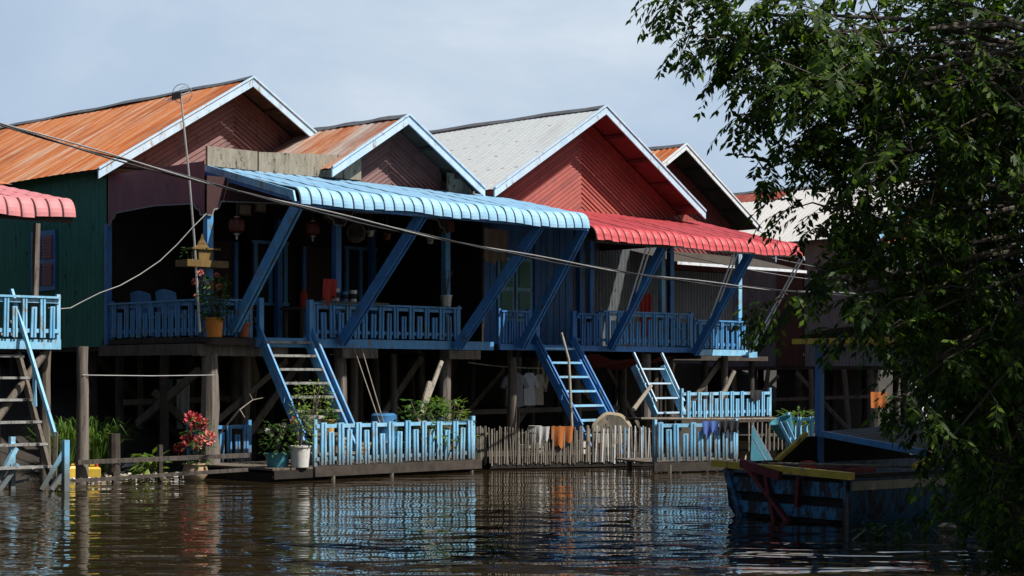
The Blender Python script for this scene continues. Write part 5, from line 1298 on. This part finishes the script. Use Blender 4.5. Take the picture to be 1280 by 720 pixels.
for bi, (c, (rx, ry, rz), n) in enumerate(blobs):
    big = 1.9 if bi >= NEAR else 1.0
    # limb from the nearest trunk point
    tp_ = min(trunk[2:], key=lambda p: (p-c).length+max(0, p.z-c.z)*.4)
    mid = tp_.lerp(c, .5)+Vector((R.uniform(-.2, .2), R.uniform(-.2, .2), .25+R.uniform(0, .3)))
    Ld = (c-tp_).length
    tm.tube([tp_, tp_.lerp(mid, .55)+Vector((R.uniform(-.08, .08), 0, .08)), mid, mid.lerp(c, .55)+Vector((0, R.uniform(-.08, .08), R.uniform(-.05, .08))), c], [.035+.010*Ld*.5, .034, .026, .017, .008], 7, 0, .06)
    subs = []
    for i in range(max(3, n//9)):
        v_ = Vector((R.gauss(0, .55)*rx, R.gauss(0, .55)*ry, R.gauss(0, .5)*rz)); e = c+v_
        subs.append(e); twig.tube([c+v_*.02, c+v_*.55+Z*.06, e], [.012, .008, .005], 4)
    for i in range(n):
        b_ = R.choice(subs)
        p = b_+Vector((R.gauss(0, .24)*rx, R.gauss(0, .24)*ry, R.gauss(0, .24)*rz))
        out = (p-c); out = Vector((out.x/rx, out.y/ry, out.z/rz))
        d = out*.6+Vector((R.uniform(-.7, .7), R.uniform(-.7, .7), R.uniform(-.5, .35)))
        pts = spray(p, d, R.uniform(.20, .38)*big, R.randint(5, 8), R.uniform(.085, .125)*big)
        if i % 2 == 0: twig.tube([b_, pts[0], pts[len(pts)//2], pts[-1]], [.005, .004, .003, .002], 3)
tko = tm.build('trunk', M['bark'], tr, True)
twig.build('twigs', M['bark'], tr)
crown.build('crown', M['leaf_tree'], tr)

# ================================================================ LIGHT, SKY, CAMERA
sund = Vector((.636, -.212, .85)).normalized()
el = math.asin(sund.z); az = math.atan2(sund.x, sund.y)
sl = bpy.data.lights.new('sun', 'SUN'); sl.energy = 4.6; sl.angle = math.radians(.5); sl.color = (1, .955, .88)
so = bpy.data.objects.new('sun', sl); C.objects.link(so)
so.rotation_euler = (-sund).to_track_quat('-Z', 'Y').to_euler(); so.location = (30, -10, 40)
w = bpy.data.worlds.new('World'); bpy.context.scene.world = w; w.use_nodes = True
nt = w.node_tree; bg = nt.nodes['Background']
sky = nd(nt, 'ShaderNodeTexSky', sky_type='NISHITA'); sky.sun_disc = False; sky.sun_elevation = el; sky.sun_rotation = az
sky.altitude = 10; sky.air_density = 1.0; sky.dust_density = 2.0; sky.ozone_density = 1.5
tc = nd(nt, 'ShaderNodeTexCoord'); mp = nd(nt, 'ShaderNodeMapping'); mp.inputs['Scale'].default_value = (1, 1, 2.0)
nt.links.new(tc.outputs['Generated'], mp.inputs['Vector'])
n1 = noise(nt, mp.outputs['Vector'], 3.6, 7, .55, .35)
bank = ramp(nt, n1, [(.34, (5.7, 7.4, 9.9)), (.50, (6.7, 8.4, 10.6)), (.62, (8.0, 9.5, 11.3)), (.74, (10.2, 11.2, 12.4))])     # thin bright cloud over the far shore
sep = nd(nt, 'ShaderNodeSeparateXYZ'); nt.links.new(tc.outputs['Generated'], sep.inputs[0])
def sm(o, a, b_):
    r = nd(nt, 'ShaderNodeMapRange', interpolation_type='SMOOTHSTEP'); nt.links.new(o, r.inputs['Value'])
    r.inputs['From Min'].default_value = a; r.inputs['From Max'].default_value = b_; return r.outputs['Result']
mu = nd(nt, 'ShaderNodeMath', operation='MULTIPLY'); nt.links.new(sm(sep.outputs['Y'], .35, .8), mu.inputs[0])
nt.links.new(sm(sep.outputs['Z'], .42, .22), mu.inputs[1])
nt.links.new(mix(nt, mu.outputs[0], sky.outputs['Color'], bank), bg.inputs['Color']); bg.inputs['Strength'].default_value = .050
cam = bpy.data.cameras.new('camera'); co = bpy.data.objects.new('camera', cam); C.objects.link(co)
co.location = (0, 0, CAMH); co.rotation_euler = (PI/2, 0, 0)
cam.sensor_width = 36; cam.lens = FPX/1280*36
cam.shift_y = (HZ-360)/1280
cam.clip_end = 3000; cam.clip_start = .1
sc = bpy.context.scene; sc.camera = co
sc.view_settings.view_transform = 'Standard'; sc.view_settings.look = 'None'; sc.view_settings.exposure = .52; sc.view_settings.gamma = 1
sc.view_settings.use_curve_mapping = False
sc.cycles.max_bounces = 6; sc.cycles.use_denoising = True
